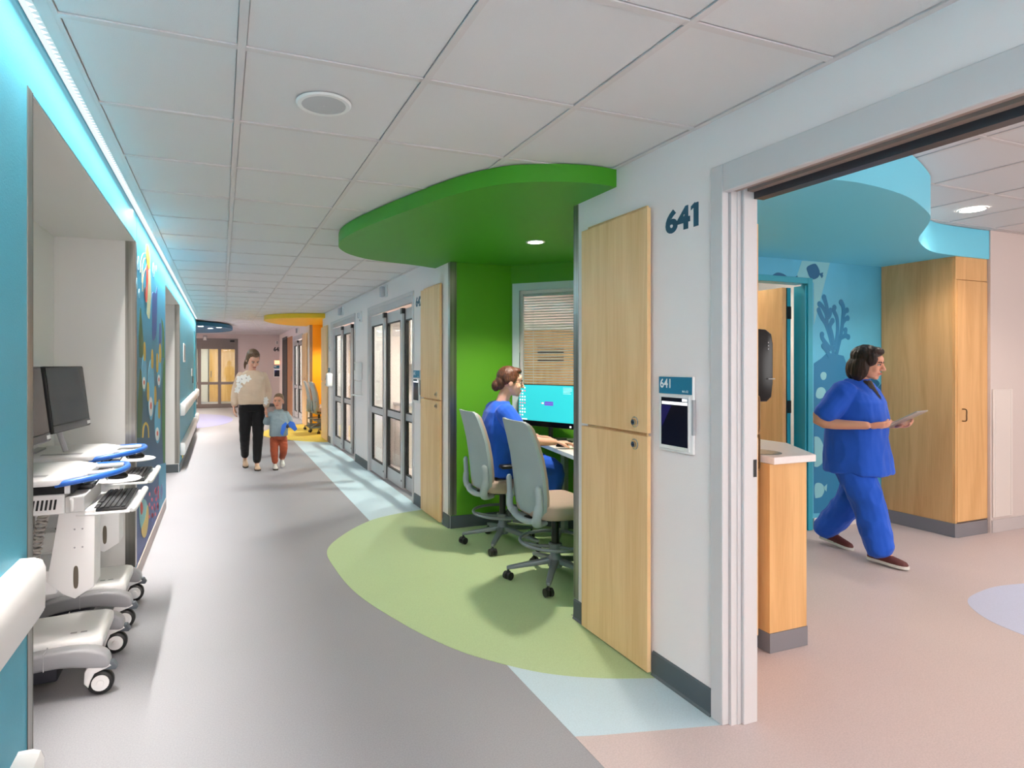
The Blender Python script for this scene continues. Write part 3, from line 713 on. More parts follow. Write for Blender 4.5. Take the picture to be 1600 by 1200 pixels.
B().box(.0105, .016, -.1, .1, -.02, .03).ob('plate', M_flooryel, t)

# ---- ceiling speakers
def speaker(x, y, label):
    t = thing('ceiling_speaker', label, 'speaker', (x, y, CZ), group='round white ceiling speakers')
    B().lathe([(.083, .001), (.083, -.006), (.098, -.006), (.104, -.001), (.104, .001)], n=40).ob('rim', M_plastw, t)
    B().lathe([(.003, -.0072), (.05, -.0065), (.0825, -.004), (.0825, .0005)], n=40).ob('grille', mat('speaker_grille', (196, 197, 200), .7, bump=(900, .4)), t)
speaker(.366, 2.293, 'round white ceiling speaker nearest the viewer')
speaker(*onZ(395, 455, CZ)[:2], 'round white ceiling speaker halfway down the corridor')
speaker(*onZ(378, 496.5, CZ)[:2], 'round white ceiling speaker farthest down the corridor')

# ================================================================ ALCOVE WINDOW, DESK
M_wframe = mat('pale_blue_window_frame', (196, 212, 216), .45)
win = add('window_1', None, kind='structure'); win.location = (D0.x, D0.y, 0); win.rotation_euler = (0, 0, -pi/4)
b = B()
for q in [(.02, .085, .92, 2.18), (.955, 1.02, .92, 2.18), (.085, .955, 2.115, 2.18), (.085, .955, .92, .985)]: b.box(q[0], q[1], -.014, .075, q[2], q[3])
b.ob('frame', M_wframe, win)
b = B()
for q in [(.0855, .11, .985, 2.115), (.93, .9545, .985, 2.115), (.11, .93, 2.085, 2.1145), (.11, .93, .9855, 1.01)]: b.box(q[0], q[1], .012, .06, q[2], q[3])
b.ob('stop_bead', M_frame, win)
B().box(.108, .932, .026, .031, 1.008, 2.087).ob('pane', M_glass, win)
M_slat = mat('white_blind_slat', (236, 236, 232), .5)
sl = B().box(-.405, .405, -.011, .011, -.0005, .0005, T=Matrix.Rotation(R(-26), 4, 'X')).mesh('slat', M_slat)
for k in range(44):
    o = add('slat', sl, win); o.location = (.52, .047, 1.018+k*.0238)
B().box(.112, .928, .036, .058, 2.062, 2.084).ob('head_rail', M_slat, win)
for x in (.2, .84): B().box(x-.002, x+.002, .0465, .0475, 1.015, 2.062).ob('ladder_cord', M_slat, win)
# headwall unit seen through the blinds
t = thing('headwall_unit', 'maple headwall panel with black vent slots behind the blinds', 'wall panel', (0, 0, 0))
B().box(3.05, 5.0, 6.30, 6.40, .0021, 1.86).ob('panel', M_maple2, t)
B().box(3.0, 5.02, 6.26, 6.41, 1.8605, 1.93).ob('cap', M_plastw, t)
B().box(3.02, 5.0, 6.27, 6.2995, 1.06, 1.13).ob('rail', M_plastw, t)
for x in (3.55, 4.15):
    for k in range(4): B().box(x, x+.36, 6.293, 6.2998, 1.48+k*.05, 1.50+k*.05).ob('vent_slot', M_black, t)
b = B(); b.box(3.2, 3.32, 6.262, 6.2995, 1.0, 1.32, .01, 2); b.ob('gas_outlet', M_plastw, t)
# desk
t = thing('charting_desk', 'white laminate charting desk in the green alcove', 'desk')
dp = [(2.30, 2.93), (2.31, 3.45), (2.325, 3.6), (2.43, 4.17), (2.53, 4.72), (2.60, 4.745), (3.40, 3.93), (2.45, 2.96)]
DZ = .80
B().prism(dp, DZ-.032, DZ, 'z', .002, 1).ob('top', mat('white_laminate', (226, 216, 210), .4), t)
B().prism([(p[0]-.0012 if i < 5 else p[0], p[1]) for i, p in enumerate(dp[:5])]+[(p[0]+.003, p[1]) for p in dp[:5]][::-1], DZ-.031, DZ-.001).ob('edge_band', mat('pale_blue_edge', (196, 214, 222), .4), t, None)
B().box(2.62, 2.66, 3.3, 3.36, .0021, DZ-.033).ob('leg', M_plastg, t)
B().box(2.74, 2.78, 4.40, 4.46, .0021, DZ-.033).ob('leg', M_plastg, t)
t = thing('power_outlet', 'dark red emergency outlet on the green wall under the desk', 'outlet', (D0.x+dD.x*.62, D0.y+dD.y*.62, .42), -pi/4)
B().box(-.045, .045, -.012, -.0008, -.07, .07, .003, 1).ob('plate', mat('dark_red_outlet', (120, 34, 30), .5), t)
for z in (-.03, .03): B().box(-.018, .018, -.0145, -.0122, z-.02, z+.02).ob('socket', mat('red_socket', (86, 20, 18), .4), t)

# ================================================================ PATIENT ROOM
M_aquaf = mat('aqua_door_frame_enamel', (40, 160, 182), .4)
d = add('door_8', None, kind='structure')          # bathroom door frame
xa, xb = 3.80, 4.81
B().box(xb-.055, xb, YM-.014, YM+.05, .001, 2.195, .002, 1).ob('jamb', M_aquaf, d)
B().box(xb-.075, xb-.0555, YM+.0, YM+.11, .001, 2.13).ob('jamb_stop', M_aquaf, d)
B().box(xa, xa+.055, YM-.014, YM+.11, .001, 2.195, .002, 1).ob('jamb', M_aquaf, d)
B().box(xa+.056, xb-.056, YM-.014, YM+.11, 2.145, 2.195, .002, 1).ob('header', M_aquaf, d)
B().box(xb-.20, xb-.155, YM+.12, YM+.95, .006, 2.12).ob('leaf', M_maple2, d)       # open into the bathroom
B().box(xb-.154, xb-.11, YM+.112, YM+.16, .006, 2.12).ob('hinge_edge', M_aquaf, d)
B().box(xb-.1545, xb-.1535, YM+.112, YM+.119, .006, 2.12).ob('gap', M_gasket, d)
for z in (.3, 1.07, 1.9): B().box(xb-.152, xb-.108, YM+.108, YM+.1115, z-.055, z+.055).ob('hinge', M_black, d)
t = thing('wall_cabinet', 'pale maple wall cabinet with grey edge inside the bathroom', 'cabinet')
B().box(3.9, 4.55, 5.0, 5.2495, .9, 1.95).ob('body', M_maple2, t); B().box(3.88, 4.57, 4.98, 5.2495, 1.951, 1.99).ob('top_edge', M_plastg, t)
# wardrobe
t = thing('wardrobe', 'tall maple wardrobe with side panel and slim door', 'wardrobe')
B().box(5.712, 6.148, 3.14, YM-.003, .115, NB-.0003).ob('body', M_maple2, t)
B().box(5.735, 6.146, 3.119, 3.1395, .125, 2.15, .0015, 1).ob('door', M_maple2, t)
dd = bpy.data.objects['door'] if False else t.children[-1]
b = B(); b.tube(cr([(5.80, 3.118, .97), (5.80, 3.09, .975), (5.80, 3.088, 1.02), (5.80, 3.09, 1.065), (5.80, 3.118, 1.07)], 4), .005, 8); b.ob('handle', M_bronze, dd)
B().box(5.716, 6.146, 3.122, 3.1395, 2.156, NB-.0003).ob('top_filler', M_maple2, t)
B().box(5.716, 5.7345, 3.124, 3.1395, .115, 2.155).ob('edge_stile', M_maple2, t)
B().prism([(5.70, 3.118), (5.72, 3.105), (6.12, 3.105), (6.15, 3.125), (6.15, YM-.02), (5.70, YM-.02)], .0021, .1145).ob('plinth', M_basegrey, t)
# wall protection panel
t = thing('wall_guard_panel', 'white protective panel on the pale wall right of the wardrobe', 'wall panel')
B().box(6.17, 6.45, 3.088, 3.0992, .13, 1.23, .003, 1).ob('panel', mat('ivory_panel', (226, 216, 210), .4), t)
for x in (6.20, 6.42): B().box(x-.004, x+.004, 3.0855, 3.0878, .14, 1.22).ob('edge_rib', mat('ivory_rib', (232, 224, 218), .4), t)
# tall pass-through cabinet, vanity with counter
t = thing('tall_cabinet', 'tall maple cabinet edge with wire pulls behind the door jamb', 'cabinet')
B().box(2.10, 2.503, 2.235, 2.465, .06, 2.30).ob('body', M_maple2, t)
for z0, z1, zh in ((.08, 1.075, 1.0), (1.09, 2.15, 1.19)):
    q = B().box(2.5035, 2.524, 2.24, 2.465, z0, z1, .001, 1).ob('door', M_maple2, t)
    B().tube(cr([(2.525, 2.255, zh-.09), (2.546, 2.255, zh-.085), (2.548, 2.255, zh), (2.546, 2.255, zh+.085), (2.525, 2.255, zh+.09)], 5), .0045, 8).ob('handle', M_bronze, q)
B().box(2.12, 2.45, 2.25, 2.45, .0021, .0595).ob('plinth', M_black, t)
t = thing('vanity_cabinet', 'maple vanity end panel with grey base under the white counter', 'cabinet')
B().prism([(2.555, 2.20), (2.81, 2.20), (3.05, 2.56), (3.05, 2.75), (2.74, 2.75), (2.74, 2.466), (2.555, 2.466)], .10, .945).ob('body', M_maple2, t, None)
B().prism([(2.552, 2.196), (2.813, 2.196), (3.055, 2.56), (3.055, 2.75), (2.745, 2.75), (2.745, 2.466), (2.552, 2.466)], .0021, .099).ob('plinth', M_basegrey, t, None)
t = thing('countertop', 'white solid counter with basin on the maple vanity', 'countertop')
B().prism([(2.556, 2.175), (2.845, 2.175), (3.11, 2.56), (3.11, 2.76), (2.742, 2.76), (2.742, 2.4655), (2.556, 2.4655)], .946, .982, 'z', .003, 1).ob('slab', mat('white_quartz', (240, 232, 230), .3, var=(60, .03)), t, None)
B().lathe([(.0, .9825), (.07, .9828), (.10, .9845), (.105, .983)], (2.645, 2.34, 0), n=24).ob('basin_rim', M_steel, t)
t = thing('towel_dispenser', 'glossy black paper towel dispenser above the counter', 'dispenser')
B().prism([(2.737, 1.235), (2.86, 1.235), (2.893, 1.26), (2.905, 1.34), (2.905, 1.56), (2.893, 1.615), (2.85, 1.64), (2.737, 1.645)], 2.475, 2.77, 'y', .012, 3).ob('cover', M_blackgloss, t)
B().box(2.86, 2.907, 2.468, 2.4745, 1.36, 1.365).ob('seam', M_plastg, t)
for k in range(3): B().cyl((2.862, 2.4738, 1.53+k*.018), (2.862, 2.4725, 1.53+k*.018), .004, n=8).ob('indicator', M_plastg, t)

# ---- far glass entrance
d = add('door_9', None, kind='structure')
M_fr2 = mat('bronze_grey_frame', (128, 120, 116), .4, .4)
for x0, x1 in ((.43, .53), (-.10, .0), (-.72, -.62), (-1.75, -1.62)): B().box(x0, x1, YE-.02, YE+.1, .001, 2.16).ob('stile', M_fr2, d)
B().box(-1.75, .53, YE-.04, YE+.1, 2.1605, 2.31).ob('header', M_fr2, d)
for z0, z1 in ((.001, .14), (.78, .87), (1.96, 2.16)):
    for x0, x1 in ((.0005, .4295), (-.6195, -.1005), (-1.6195, -.7205)): B().box(x0, x1, YE+.0, YE+.06, z0, z1).ob('rail', M_fr2, d)
for x0, x1 in ((.0, .43), (-.62, -.10), (-1.62, -.72)):
    for z0, z1 in ((.14, .78), (.87, 1.96)): B().box(x0+.001, x1-.001, YE+.02, YE+.028, z0+.001, z1-.001).ob('pane', M_glass, d)
B().box(.28, .42, YE-.055, YE-.041, 2.2, 2.26).ob('operator_badge', M_black, d)
M_warmdoor = wood('amber_maple', (232, 184, 112), (214, 160, 86))
for x0, x1, l in ((-.48, .62, 'amber maple door with dark frame behind the far glass, right one'), (-1.95, -.86, 'amber maple door with dark frame behind the far glass, left one')):
    d = add('door_%d' % (10 if x0 > -1 else 11), None, kind='structure')
    B().box(x0+.05, x1-.05, 24.90, 24.94, .004, 2.08).ob('leaf', M_warmdoor, d)
    b = B(); b.box(x0, x0+.05, 24.88, 24.999, .002, 2.13); b.box(x1-.05, x1, 24.88, 24.999, .002, 2.13); b.box(x0+.05, x1-.05, 24.88, 24.999, 2.08, 2.13); b.ob('frame', M_fr2, d)
    B().box(x0+.1, x0+.13, 24.86, 24.899, .95, 1.2).ob('pull', M_steel, d)
t = thing('exit_lamp', 'small grey box under the lobby ceiling by the blue canopy', 'light', (-.5, YE-.02, 2.36))
B().box(-.06, .06, -.05, .019, -.12, .05, .004, 1).ob('case', M_plastg, t); B().box(-.04, .04, -.052, -.0505, -.1, .0).ob('lens', M_plastw, t)
t = thing('call_light', 'grey call light above the number 645', 'light', (1.80, YE, 2.2), group='white corridor call lights')
B().box(-.05, .05, -.03, -.0006, -.06, .06, .004, 1).ob('plate', M_plastw, t); B().box(-.03, .03, -.07, -.0305, -.05, .05, .006, 1).ob('lens', M_plastg, t)
# ================================================================ FURNITURE AND EQUIPMENT
M_cgrey = mat('blue_grey_chair_shell', (150, 164, 168), .45, var=(6, .03))
M_cdark = mat('grey_chair_metal', (120, 128, 132), .4, .2)
M_taupe = mat('taupe_upholstery', (172, 152, 138), .7, bump=(300, .2))
M_caster = mat('black_caster', (20, 21, 23), .4)
def office_chair(label, arms=False, seat_rot=0., group='grey drafting chairs'):
    t = thing('drafting_chair', label, 'chair', group=group)
    for k in range(5):
        a = 2*pi*k/5+.32
        T = Matrix.Rotation(a, 4, 'Z')
        leg = B().prism([(.02, -.026), (.30, -.017), (.325, -.010), (.325, .010), (.30, .017), (.02, .026)], 0, .03, 'z', .006, 2).bm
        for v in leg.verts:
            r_ = v.co.x; v.co.z = v.co.z*(1.25-.5*r_/.32)+.115-.045*max(0, r_-.05)/.27
        leg.transform(T); bb = B(); bb.bm.free(); bb.bm = leg
        lo = bb.ob('base_leg', M_cdark, t)
        cx, cy = .315*cos(a), .315*sin(a)
        b = B()
        for s_ in (-.016, .016):
            d_ = Vector((-sin(a+.7), cos(a+.7), 0)); c_ = Vector((cx, cy, .0285))+d_*s_
            b.cyl(c_-d_*.011, c_+d_*.011, .0265, n=18)
        b.cyl((cx, cy, .03), (cx, cy, .078), .008, n=10); b.ball((cx, cy, .047), (.02, .02, .015), 12)
        b.ob('caster', M_caster, t)
    b = B(); b.lathe([(.0, .09), (.046, .09), (.05, .10), (.05, .145), (.040, .16), (.033, .17), (.033, .245), (.0, .245)], n=24); b.ob('hub', M_cdark, t)
    b = B(); b.lathe([(.0, .2), (.026, .2), (.026, .43), (.0, .43)], n=20); b.ob('gas_lift', M_black, t)
    b = B(); b.tube([(.235*cos(q*pi/24), .235*sin(q*pi/24), .262) for q in range(48)], .0115, 10, closed=True); fr = b.ob('foot_ring', M_cdark, t)
    b = B()
    for k in range(3):
        a = 2*pi*k/3+.9; b.tube([(.03*cos(a), .03*sin(a), .225), (.12*cos(a), .12*sin(a), .235), (.23*cos(a), .23*sin(a), .262)], [.014, .010, .009], 8)
    b.lathe([(.034, .205), (.045, .21), (.045, .245), (.034, .25)], n=20); b.ob('ring_spokes', M_cdark, fr)
    # everything above turns on the gas lift
    b = B(); b.box(-.13, .1, -.09, .09, .415, .445, .01, 2); b.box(-.21, -.08, -.05, .05, .40, .44, .012, 2); b.ob('tilt_mechanism', M_black, t)
    # seat cushion, slightly dished
    b = B(); out = [(.245*np.sign(cos(q))*abs(cos(q))**.55, .245*np.sign(sin(q))*abs(sin(q))**.55) for q in [2*pi*i/40 for i in range(40)]]
    rings = []
    for f, z in ((.90, .452), (.99, .466), (1.0, .50), (.985, .53), (.94, .548), (.75, .552), (.4, .548), (.05, .546)):
        rings.append([(x*f+.02, y*f, z-.03*max(0, x*f-.16)/.09-(0 if z < .545 else .01*(1-abs(y*f)/.245)**2)) for x, y in out])
    b.loft(rings); b.ob('seat', M_taupe, t, 60)
    # backrest: outer shell + inner cushion
    def back(xoff, thick, inset, m, nm):
        rings = []
        for z, hw, x in [(.475, .185, -.215), (.52, .215, -.222), (.60, .228, -.230), (.72, .229, -.243), (.84, .224, -.262), (.95, .212, -.288), (1.03, .198, -.310), (1.065, .185, -.320), (1.08, .16, -.325)]:
            if z < .5 and inset: z += .02
            if z > 1.05 and inset: z -= .012
            hw -= inset; row = []
            for i in range(13):
                y = hw*(-1+2*i/12); row.append((x+xoff+.045*(y/.23)**2, y, z))
            for i in range(13)[::-1]:
                y = hw*(-1+2*i/12); row.append((x+xoff+thick+.045*(y/.23)**2, y, z))
            rings.append(row)
        b = B(); b.loft(rings); bm = b.bm
        return b.ob(nm, m, t, 50)
    back(-.012, .022, 0, M_cgrey, 'back_shell'); back(.0105, .028, .014, M_taupe, 'back_cushion')
    # lower bracket hugging the shell
    for s_ in (-1, 1):
        b = B(); b.tube(cr([(-.13, s_*.09, .415), (-.205, s_*.145, .42), (-.238, s_*.205, .47), (-.232, s_*.225, .56), (-.24, s_*.222, .68)], 5), [.020]*5+[.022]*5+[.020]*5+[.016]*5+[.008], 10, flat=1.5)
        b.ob('back_bracket', M_cgrey, t, 60)
    b = B(); b.tube(cr([(-.218, -.17, .45), (-.245, -.1, .435), (-.25, 0, .43), (-.245, .1, .435), (-.218, .17, .45)], 4), .019, 10, flat=1.3); b.ob('back_bracket', M_cgrey, t, 60)
    if arms:
        for s_ in (-1, 1):
            b = B(); b.tube(cr([(-.02, s_*.16, .44), (-.02, s_*.25, .45), (-.0, s_*.275, .52), (.01, s_*.275, .655)], 5), [.016]*16, 8, flat=1.6); a_ = b.ob('arm_post', M_cgrey, t, 60)
            B().box(-.13, .13, s_*.275-.04, s_*.275+.04, .656, .685, .012, 3).ob('arm_pad', M_black, t)
    return t
ch = office_chair('grey drafting chair with taupe seat standing empty in the green alcove')
ch.location = (2.09, 3.47, .002); ch.rotation_euler = (0, 0, R(-3))
ch1 = office_chair('grey drafting chair with arm rests under the seated person in blue', True)
ch1.location = (2.11, 4.31, .002); ch1.rotation_euler = (0, 0, R(-4))
c3 = dup(ch, (2.06, 12.75, .002), R(2), 'grey drafting chair in the yellow alcove, nearer of the two')
c4 = dup(ch, (2.02, 13.32, .002), R(-6), 'grey drafting chair in the yellow alcove, farther of the two')

# ---- keyboards and mice
M_key = mat('black_keycaps', (34, 36, 40), .5)
def keyboard(label, L=.44, W=.14):
    t = thing('keyboard', label, 'keyboard', group='black computer keyboards')
    B().box(-W/2, W/2, -L/2, L/2, 0, .012, .004, 2).ob('base', M_black, t)
    b = B()
    for i in range(6):
        for j in range(20):
            if (i, j) in ((5, 4), (5, 5)): continue
            x = W/2-.014-i*.0212; y = -L/2+.013+j*(L-.02)/20
            b.box(x-.009, x+.009, y, y+(L-.02)/20-.003, .0122, .018, .0015, 1)
    b.ob('keys', M_key, t, None, kind='stuff')
    return t
def mouse(label):
    t = thing('computer_mouse', label, 'mouse', group='black computer mice')
    b = B(); rings = []
    for f, z in ((.9, 0), (1, .006), (.98, .014), (.86, .024), (.6, .031), (.2, .034), (.02, .0345)):
        rings.append([(.052*f*cos(q)-.004*(1-f), .031*f*sin(q), z) for q in [2*pi*i/24 for i in range(24)]])
    b.loft(rings); b.ob('shell', M_blackgloss, t, 60)
    B().cyl((.028, -.004, .026), (.028, .004, .026), .008, n=12).ob('wheel', M_key, t)
    return t

# ---- computer carts in the recess
M_cartw = mat('cart_white_plastic', (236, 236, 236), .35)
M_cartg = mat('cart_grey_skirt', (150, 151, 155), .32)
M_cartn = mat('cart_navy_box', (34, 36, 46), .45)
M_blueh = mat('blue_handle', (44, 104, 200), .35)
M_scroff = mat('monitor_glass_off', (30, 33, 38), .12)
def cart(label):
    t = thing('computer_cart', label, 'cart', group='rolling computer carts')
    # base
    b = B(); dk = [(-.25, -.15), (.08, -.17), (.20, -.175), (.235, -.15), (.235, .15), (.20, .175), (.08, .17), (-.25, .15)]
    b.prism(dk, .17, .238, 'z', .02, 3); b.ob('base_deck', M_cartw, t, 50)
    for s_ in (-1, 1):
        pr = cr([(q[0], q[1]-.045) for q in [(-.29, .135), (-.25, .19), (-.12, .24), (.05, .262), (.18, .258), (.255, .23), (.275, .19), (.262, .165), (.20, .172), (.08, .19), (-.08, .178), (-.22, .14)]], 3, True)
        y0, y1 = sorted((s_*.165, s_*.235))
        b = B(); b.prism(pr, y0, y1, 'y', .015, 3); b.ob('base_skirt', M_cartg, t, 50)
        B().box(.028, .0305, min(s_*.164, s_*.2355)-.0006, max(s_*.164, s_*.2355)+.0006, .144, .219).ob('skirt_seam', M_plastg, t)
    B().box(-.26, .06, -.14, .14, .05, .169, .012, 2).ob('battery_box', M_cartn, t)
    b = B(); b.box(.10, .125, -.10, -.085, .2382, .2386); b.box(.14, .165, -.10, -.085, .2382, .2386); b.ob('deck_symbol', M_plastg, t)
    # casters
    for cx in (-.20, .225):
        for s_ in (-1, 1):
            c_ = Vector((cx+.012, s_*.20, .052))
            b = B(); b.lathe([(.030, -.019), (.046, -.019), (.052, -.012), (.052, .012), (.046, .019), (.030, .019)], c_, 'y', 28); tire = b.ob('caster_tire', M_caster, t, 50)
            b = B(); b.lathe([(.0, -.028), (.014, -.028), (.016, -.022), (.034, -.021), (.037, -.015), (.037, .015), (.034, .021), (.016, .022), (.014, .028), (0, .028)], c_, 'y', 24); b.ob('caster_hub', M_cartw, tire, 50)
            b = B(); pr = [(c_.x-.062, .06), (c_.x-.060, .110), (c_.x-.045, .132), (c_.x+.035, .132), (c_.x+.042, .122), (c_.x+.02, .112), (c_.x+.006, .108), (c_.x-.022, .098), (c_.x-.036, .07), (c_.x-.045, .04)]
            b.prism(pr, c_.y-.026, c_.y+.026, 'y', .006, 2); b.ob('caster_fork', M_cartw, t, 50)
            B().prism([(c_.x+.012, .106), (c_.x+.036, .138), (c_.x+.052, .136), (c_.x+.066, .110), (c_.x+.058, .100)], c_.y-.018, c_.y+.018, 'y', .004, 2).ob('brake_lever', mat('slate_brake', (82, 90, 98), .5), t, 50)
            B().cyl((c_.x-.012, c_.y, .128), (c_.x-.012, c_.y, .150), .026, n=18).ob('swivel', M_caster, t)
    # column, shelf and side housing
    B().box(-.22, -.10, -.06, .06, .23, .80, .015, 2).ob('column', M_cartw, t)
    B().box(-.29, .06, -.15, .13, .44, .545, .008, 2).ob('drawer_box', M_cartw, t)
    b = B(); b.prism([(.025, .50), (.09, .435), (.13, .415), (.165, .435), (.205, .46), (.208, .7995), (.07, .7995)], -.165, -.02, 'y', .006, 2); b.ob('cable_housing', M_cartw, t, 40)
    b = B(); b.prism(cr([(q_+.06, z_) for q_, z_ in [(.075, .46), (.083, .47), (.085, .51), (.083, .55), (.075, .56), (.067, .55), (.065, .51), (.067, .47)]], 3, True), -.1675, -.1655, 'y'); b.ob('latch', mat('bronze_latch', (120, 110, 98), .35, .5), t)
    for x in (.03, .06):
        for z in (.64, .72): B().cyl((x+.10, -.1655, z), (x+.10, -.1665, z), .004, n=8).ob('screw', M_plastg, t)
    # cpu box with vents, dark bay above
    B().box(-.29, .10, -.21, .21, .80, .885, .004, 1).ob('cpu_box', M_cartw, t)
    for k in range(11): B().prism([(-.10+k*.016, .822), (-.092+k*.016, .822), (-.086+k*.016, .865), (-.094+k*.016, .865)], -.2125, -.2101, 'y').ob('vent_slot', M_black, t)
    B().box(.1005, .172, -.20, .20, .80, .87, .004, 1).ob('front_housing', mat('cart_pale_grey', (206, 206, 206), .4), t)
    B().tube(cr([(.125, -.203, .815), (.13, -.215, .82), (.13, -.215, .855), (.125, -.203, .86)], 4), .008, 8).ob('side_latch', M_cartw, t)
    B().box(-.285, .13, -.195, .195, .8855, .925).ob('bay', M_black, t)
    for x in (-.20, -.04, .10): B().box(x, x+.02, -.205, -.1955, .8855, .9295).ob('bay_post', M_cartw, t)
    # work surface
    tr = [(-.28, -.25), (-.27, -.262), (.055, -.265), (.075, -.26), (.165, -.15), (.17, -.14), (.17, .14), (.165, .15), (.075, .26), (.055, .265), (-.27, .262), (-.28, .25)]
    b = B(); b.prism(tr, .93, .962, 'z', .010, 3); tp = b.ob('work_surface', M_cartw, t, 50)
    B().box(-.16, .03, -.20, -.15, .9622, .9630).ob('inset_strip', M_plastg, tp)
    hp = cr([(.07, -.225, .930), (.13, -.222, .938), (.22, -.180, .948), (.29, -.11, .955), (.312, -.03, .957), (.312, .03, .957), (.29, .11, .955), (.22, .180, .948), (.13, .222, .938), (.07, .225, .930)], 5)
    B().tube(hp, .0135, 12).ob('handle', M_blueh, t, 60)
    for s_ in (-1, 1): B().tube([(.16, s_*.10, .952), (.292, s_*.10, .955)], .010, 8).ob('handle_stay', M_cartw, t)
    b = B(); b.prism([(-.30, -.13), (-.20, -.10), (-.20, .10), (-.30, .13)], .9625, .972); b.ob('monitor_foot', M_cartg, t)
    # monitor
    mt = add('monitor', None, t); mt.location = (-.03, -.135, 1.09); mt.rotation_euler = (0, R(-7), R(-9))
    B().box(-.022, .012, -.245, .245, 0, .345, .006, 2).ob('bezel', M_black, mt)
    B().box(.0122, .0135, -.237, .237, .043, .337).ob('screen', M_scroff, mt)
    B().box(.0122, .0150, -.24, .24, .006, .038, .001, 1).ob('chin', mat('grey_monitor_chin', (84, 84, 88), .4), mt)
    B().box(.0152, .0158, .19, .235, .012, .030).ob('asset_tag', M_plastw, mt)
    b = B(); b.tube([(-.06, -.11, .97), (-.10, -.11, 1.1), (-.09, -.12, 1.24), (-.065, -.125, 1.25)], .014, 10); b.box(-.082, -.068, -.17, -.08, 1.2, 1.3, .003, 1); b.ob('monitor_arm', M_plastg, t)
    # keyboard drawer and mouse tray
    B().box(.135, .345, -.17, .32, .775, .785, .003, 1).ob('keyboard_tray', M_cartw, t)
    B().tube([(.352, -.172, .788), (.358, -.15, .790), (.358, .30, .790), (.352, .322, .788)], [.009, .0155, .0155, .009], 12).ob('palm_rest', M_cartw, t, 60)
    b = B(); b.lathe([(0, .862), (.105, .862), (.112, .867), (.105, .872), (0, .872)], (.24, .20, 0), n=32); b.box(.10, .2, .17, .22, .855, .8615); b.ob('mouse_tray', M_cartw, t, 50)
    B().box(.08, .18, -.05, .04, .8705, .895, .008, 2).ob('charger', M_black, t)
    b = B(); b.tube(cr([(.13, -.04, .89), (.17, -.06, .92), (.20, -.03, .915), (.18, .0, .885), (.2, .03, .91), (.22, .06, .90), (.21, .12, .88)], 5), .0035, 6); b.ob('cable', M_black, t)
    # spiral hose of the power cord
    b = B(); pts = []
    for i in range(130):
        q = i/129; c_ = np.array(cr([(.02, -.19, .80), (.0, -.19, .70), (-.02, -.19, .60), (-.07, -.19, .572)], 12)[int(q*36)]); a = i*1.0
        pts.append((c_[0]+.018*cos(a), c_[1]+.018*sin(a), c_[2]))
    b.tube(pts, .006, 6); b.ob('coiled_cord', mat('cord_grey', (150, 146, 140), .6), t, 60)
    return t
cA = cart('rolling white computer cart with blue handle, nearer of the two in the recess')
cA.location = (-.73, 3.19, .0)
cB = dup(cA, (-.73, 3.885, 0), 0, 'rolling white computer cart with blue handle, farther of the two in the recess')
for o in cA.children:
    if o.name.startswith('monitor') and o.data is None: o.location.y -= .085; o.rotation_euler.z = R(-4)
    if o.name.startswith('monitor_arm'): o.location.y -= .085
k1 = keyboard('black keyboard on the pull-out tray of the nearer cart'); k1.location = (-.73+.258, 3.19+.07, .786)
k2 = dup(k1, (-.73+.258, 3.885+.07, .786), 0, 'black keyboard on the pull-out tray of the farther cart')
m1 = mouse('black mouse on the round tray of the nearer cart'); m1.location = (-.73+.24, 3.19+.20, .8725)
m2 = dup(m1, (-.73+.24, 3.885+.20, .8725), 0, 'black mouse on the round tray of the farther cart')
# outlet and cables on the recess back wall
t = thing('power_outlet', 'red and white outlet with black cords on the recess wall', 'outlet', (XN+.0065, 3.55, 1.22))
B().box(.0, .01, -.06, .06, -.06, .06, .003, 1).ob('plate', M_plastw, t)
for y in (-.03, .03): B().box(.0102, .014, y-.018, y+.018, -.03, .03).ob('socket', mat('red_socket2', (150, 60, 50), .4), t)
for k in range(3): B().tube(cr([(.02, .03*k-.03, -.01), (.05, .03*k-.03, -.04), (.05, .02*k, -.12), (.03, .03+.03*k, -.2), (.06, .08, -.24), (.05, .14, -.12)], 5), .005, 6).ob('cord', M_black, t)

# ---- monitor, keyboard and mouse on the charting desk
t = thing('computer_monitor', 'large desk monitor with turquoise desktop in the green alcove', 'monitor')
A_ = Vector((2.455, 4.70)); C_ = Vector((2.685, 4.15)); dv = (C_-A_).normalized(); wd = (C_-A_).length
t.location = (A_.x, A_.y, .912); t.rotation_euler = (0, 0, math.atan2(dv.y, dv.x))      # local x along the screen, -y... towards the sitter
# local +y is to the left of dv; the sitter is on the -X side
sg = -1
B().box(0, wd, .0, .035, 0, .362, .006, 2).ob('bezel', M_black, t)
M_desk = mat('turquoise_desktop', (30, 140, 146), .2, emit=((40, 150, 156), .75))
sc_ = B().box(.008, wd-.008, -.0012, -.0002, .048, .354).ob('screen', M_desk, t)
ic = mat('desktop_icon_white', (240, 244, 246), .3, emit=((240, 244, 246), .8)); ic2 = mat('desktop_icon_red', (200, 90, 110), .3, emit=((210, 100, 120), .6))
random.seed(3)
for i in range(10):
    for j in range(3):
        if random.random() < .2: continue
        x = .018+j*.026; z = .335-i*.0265
        B().box(x, x+.012, -.0018, -.0013, z-.012, z).ob('icon', ic if random.random() < .8 else ic2, sc_)
B().box(.012, .10, -.0018, -.0013, .052, .060).ob('taskbar_note', ic, sc_)
b = B()
for k in range(5): b.box(wd-.115, wd-.115+.09*random.uniform(.5, 1), -.0018, -.0013, .335-k*.012, .339-k*.012)
b.ob('desktop_text', mat('desktop_text', (150, 205, 208), .3, emit=((150, 205, 208), .5)), sc_)
lg = mat('logo_purple', (84, 62, 150), .3, emit=((88, 66, 160), .6))
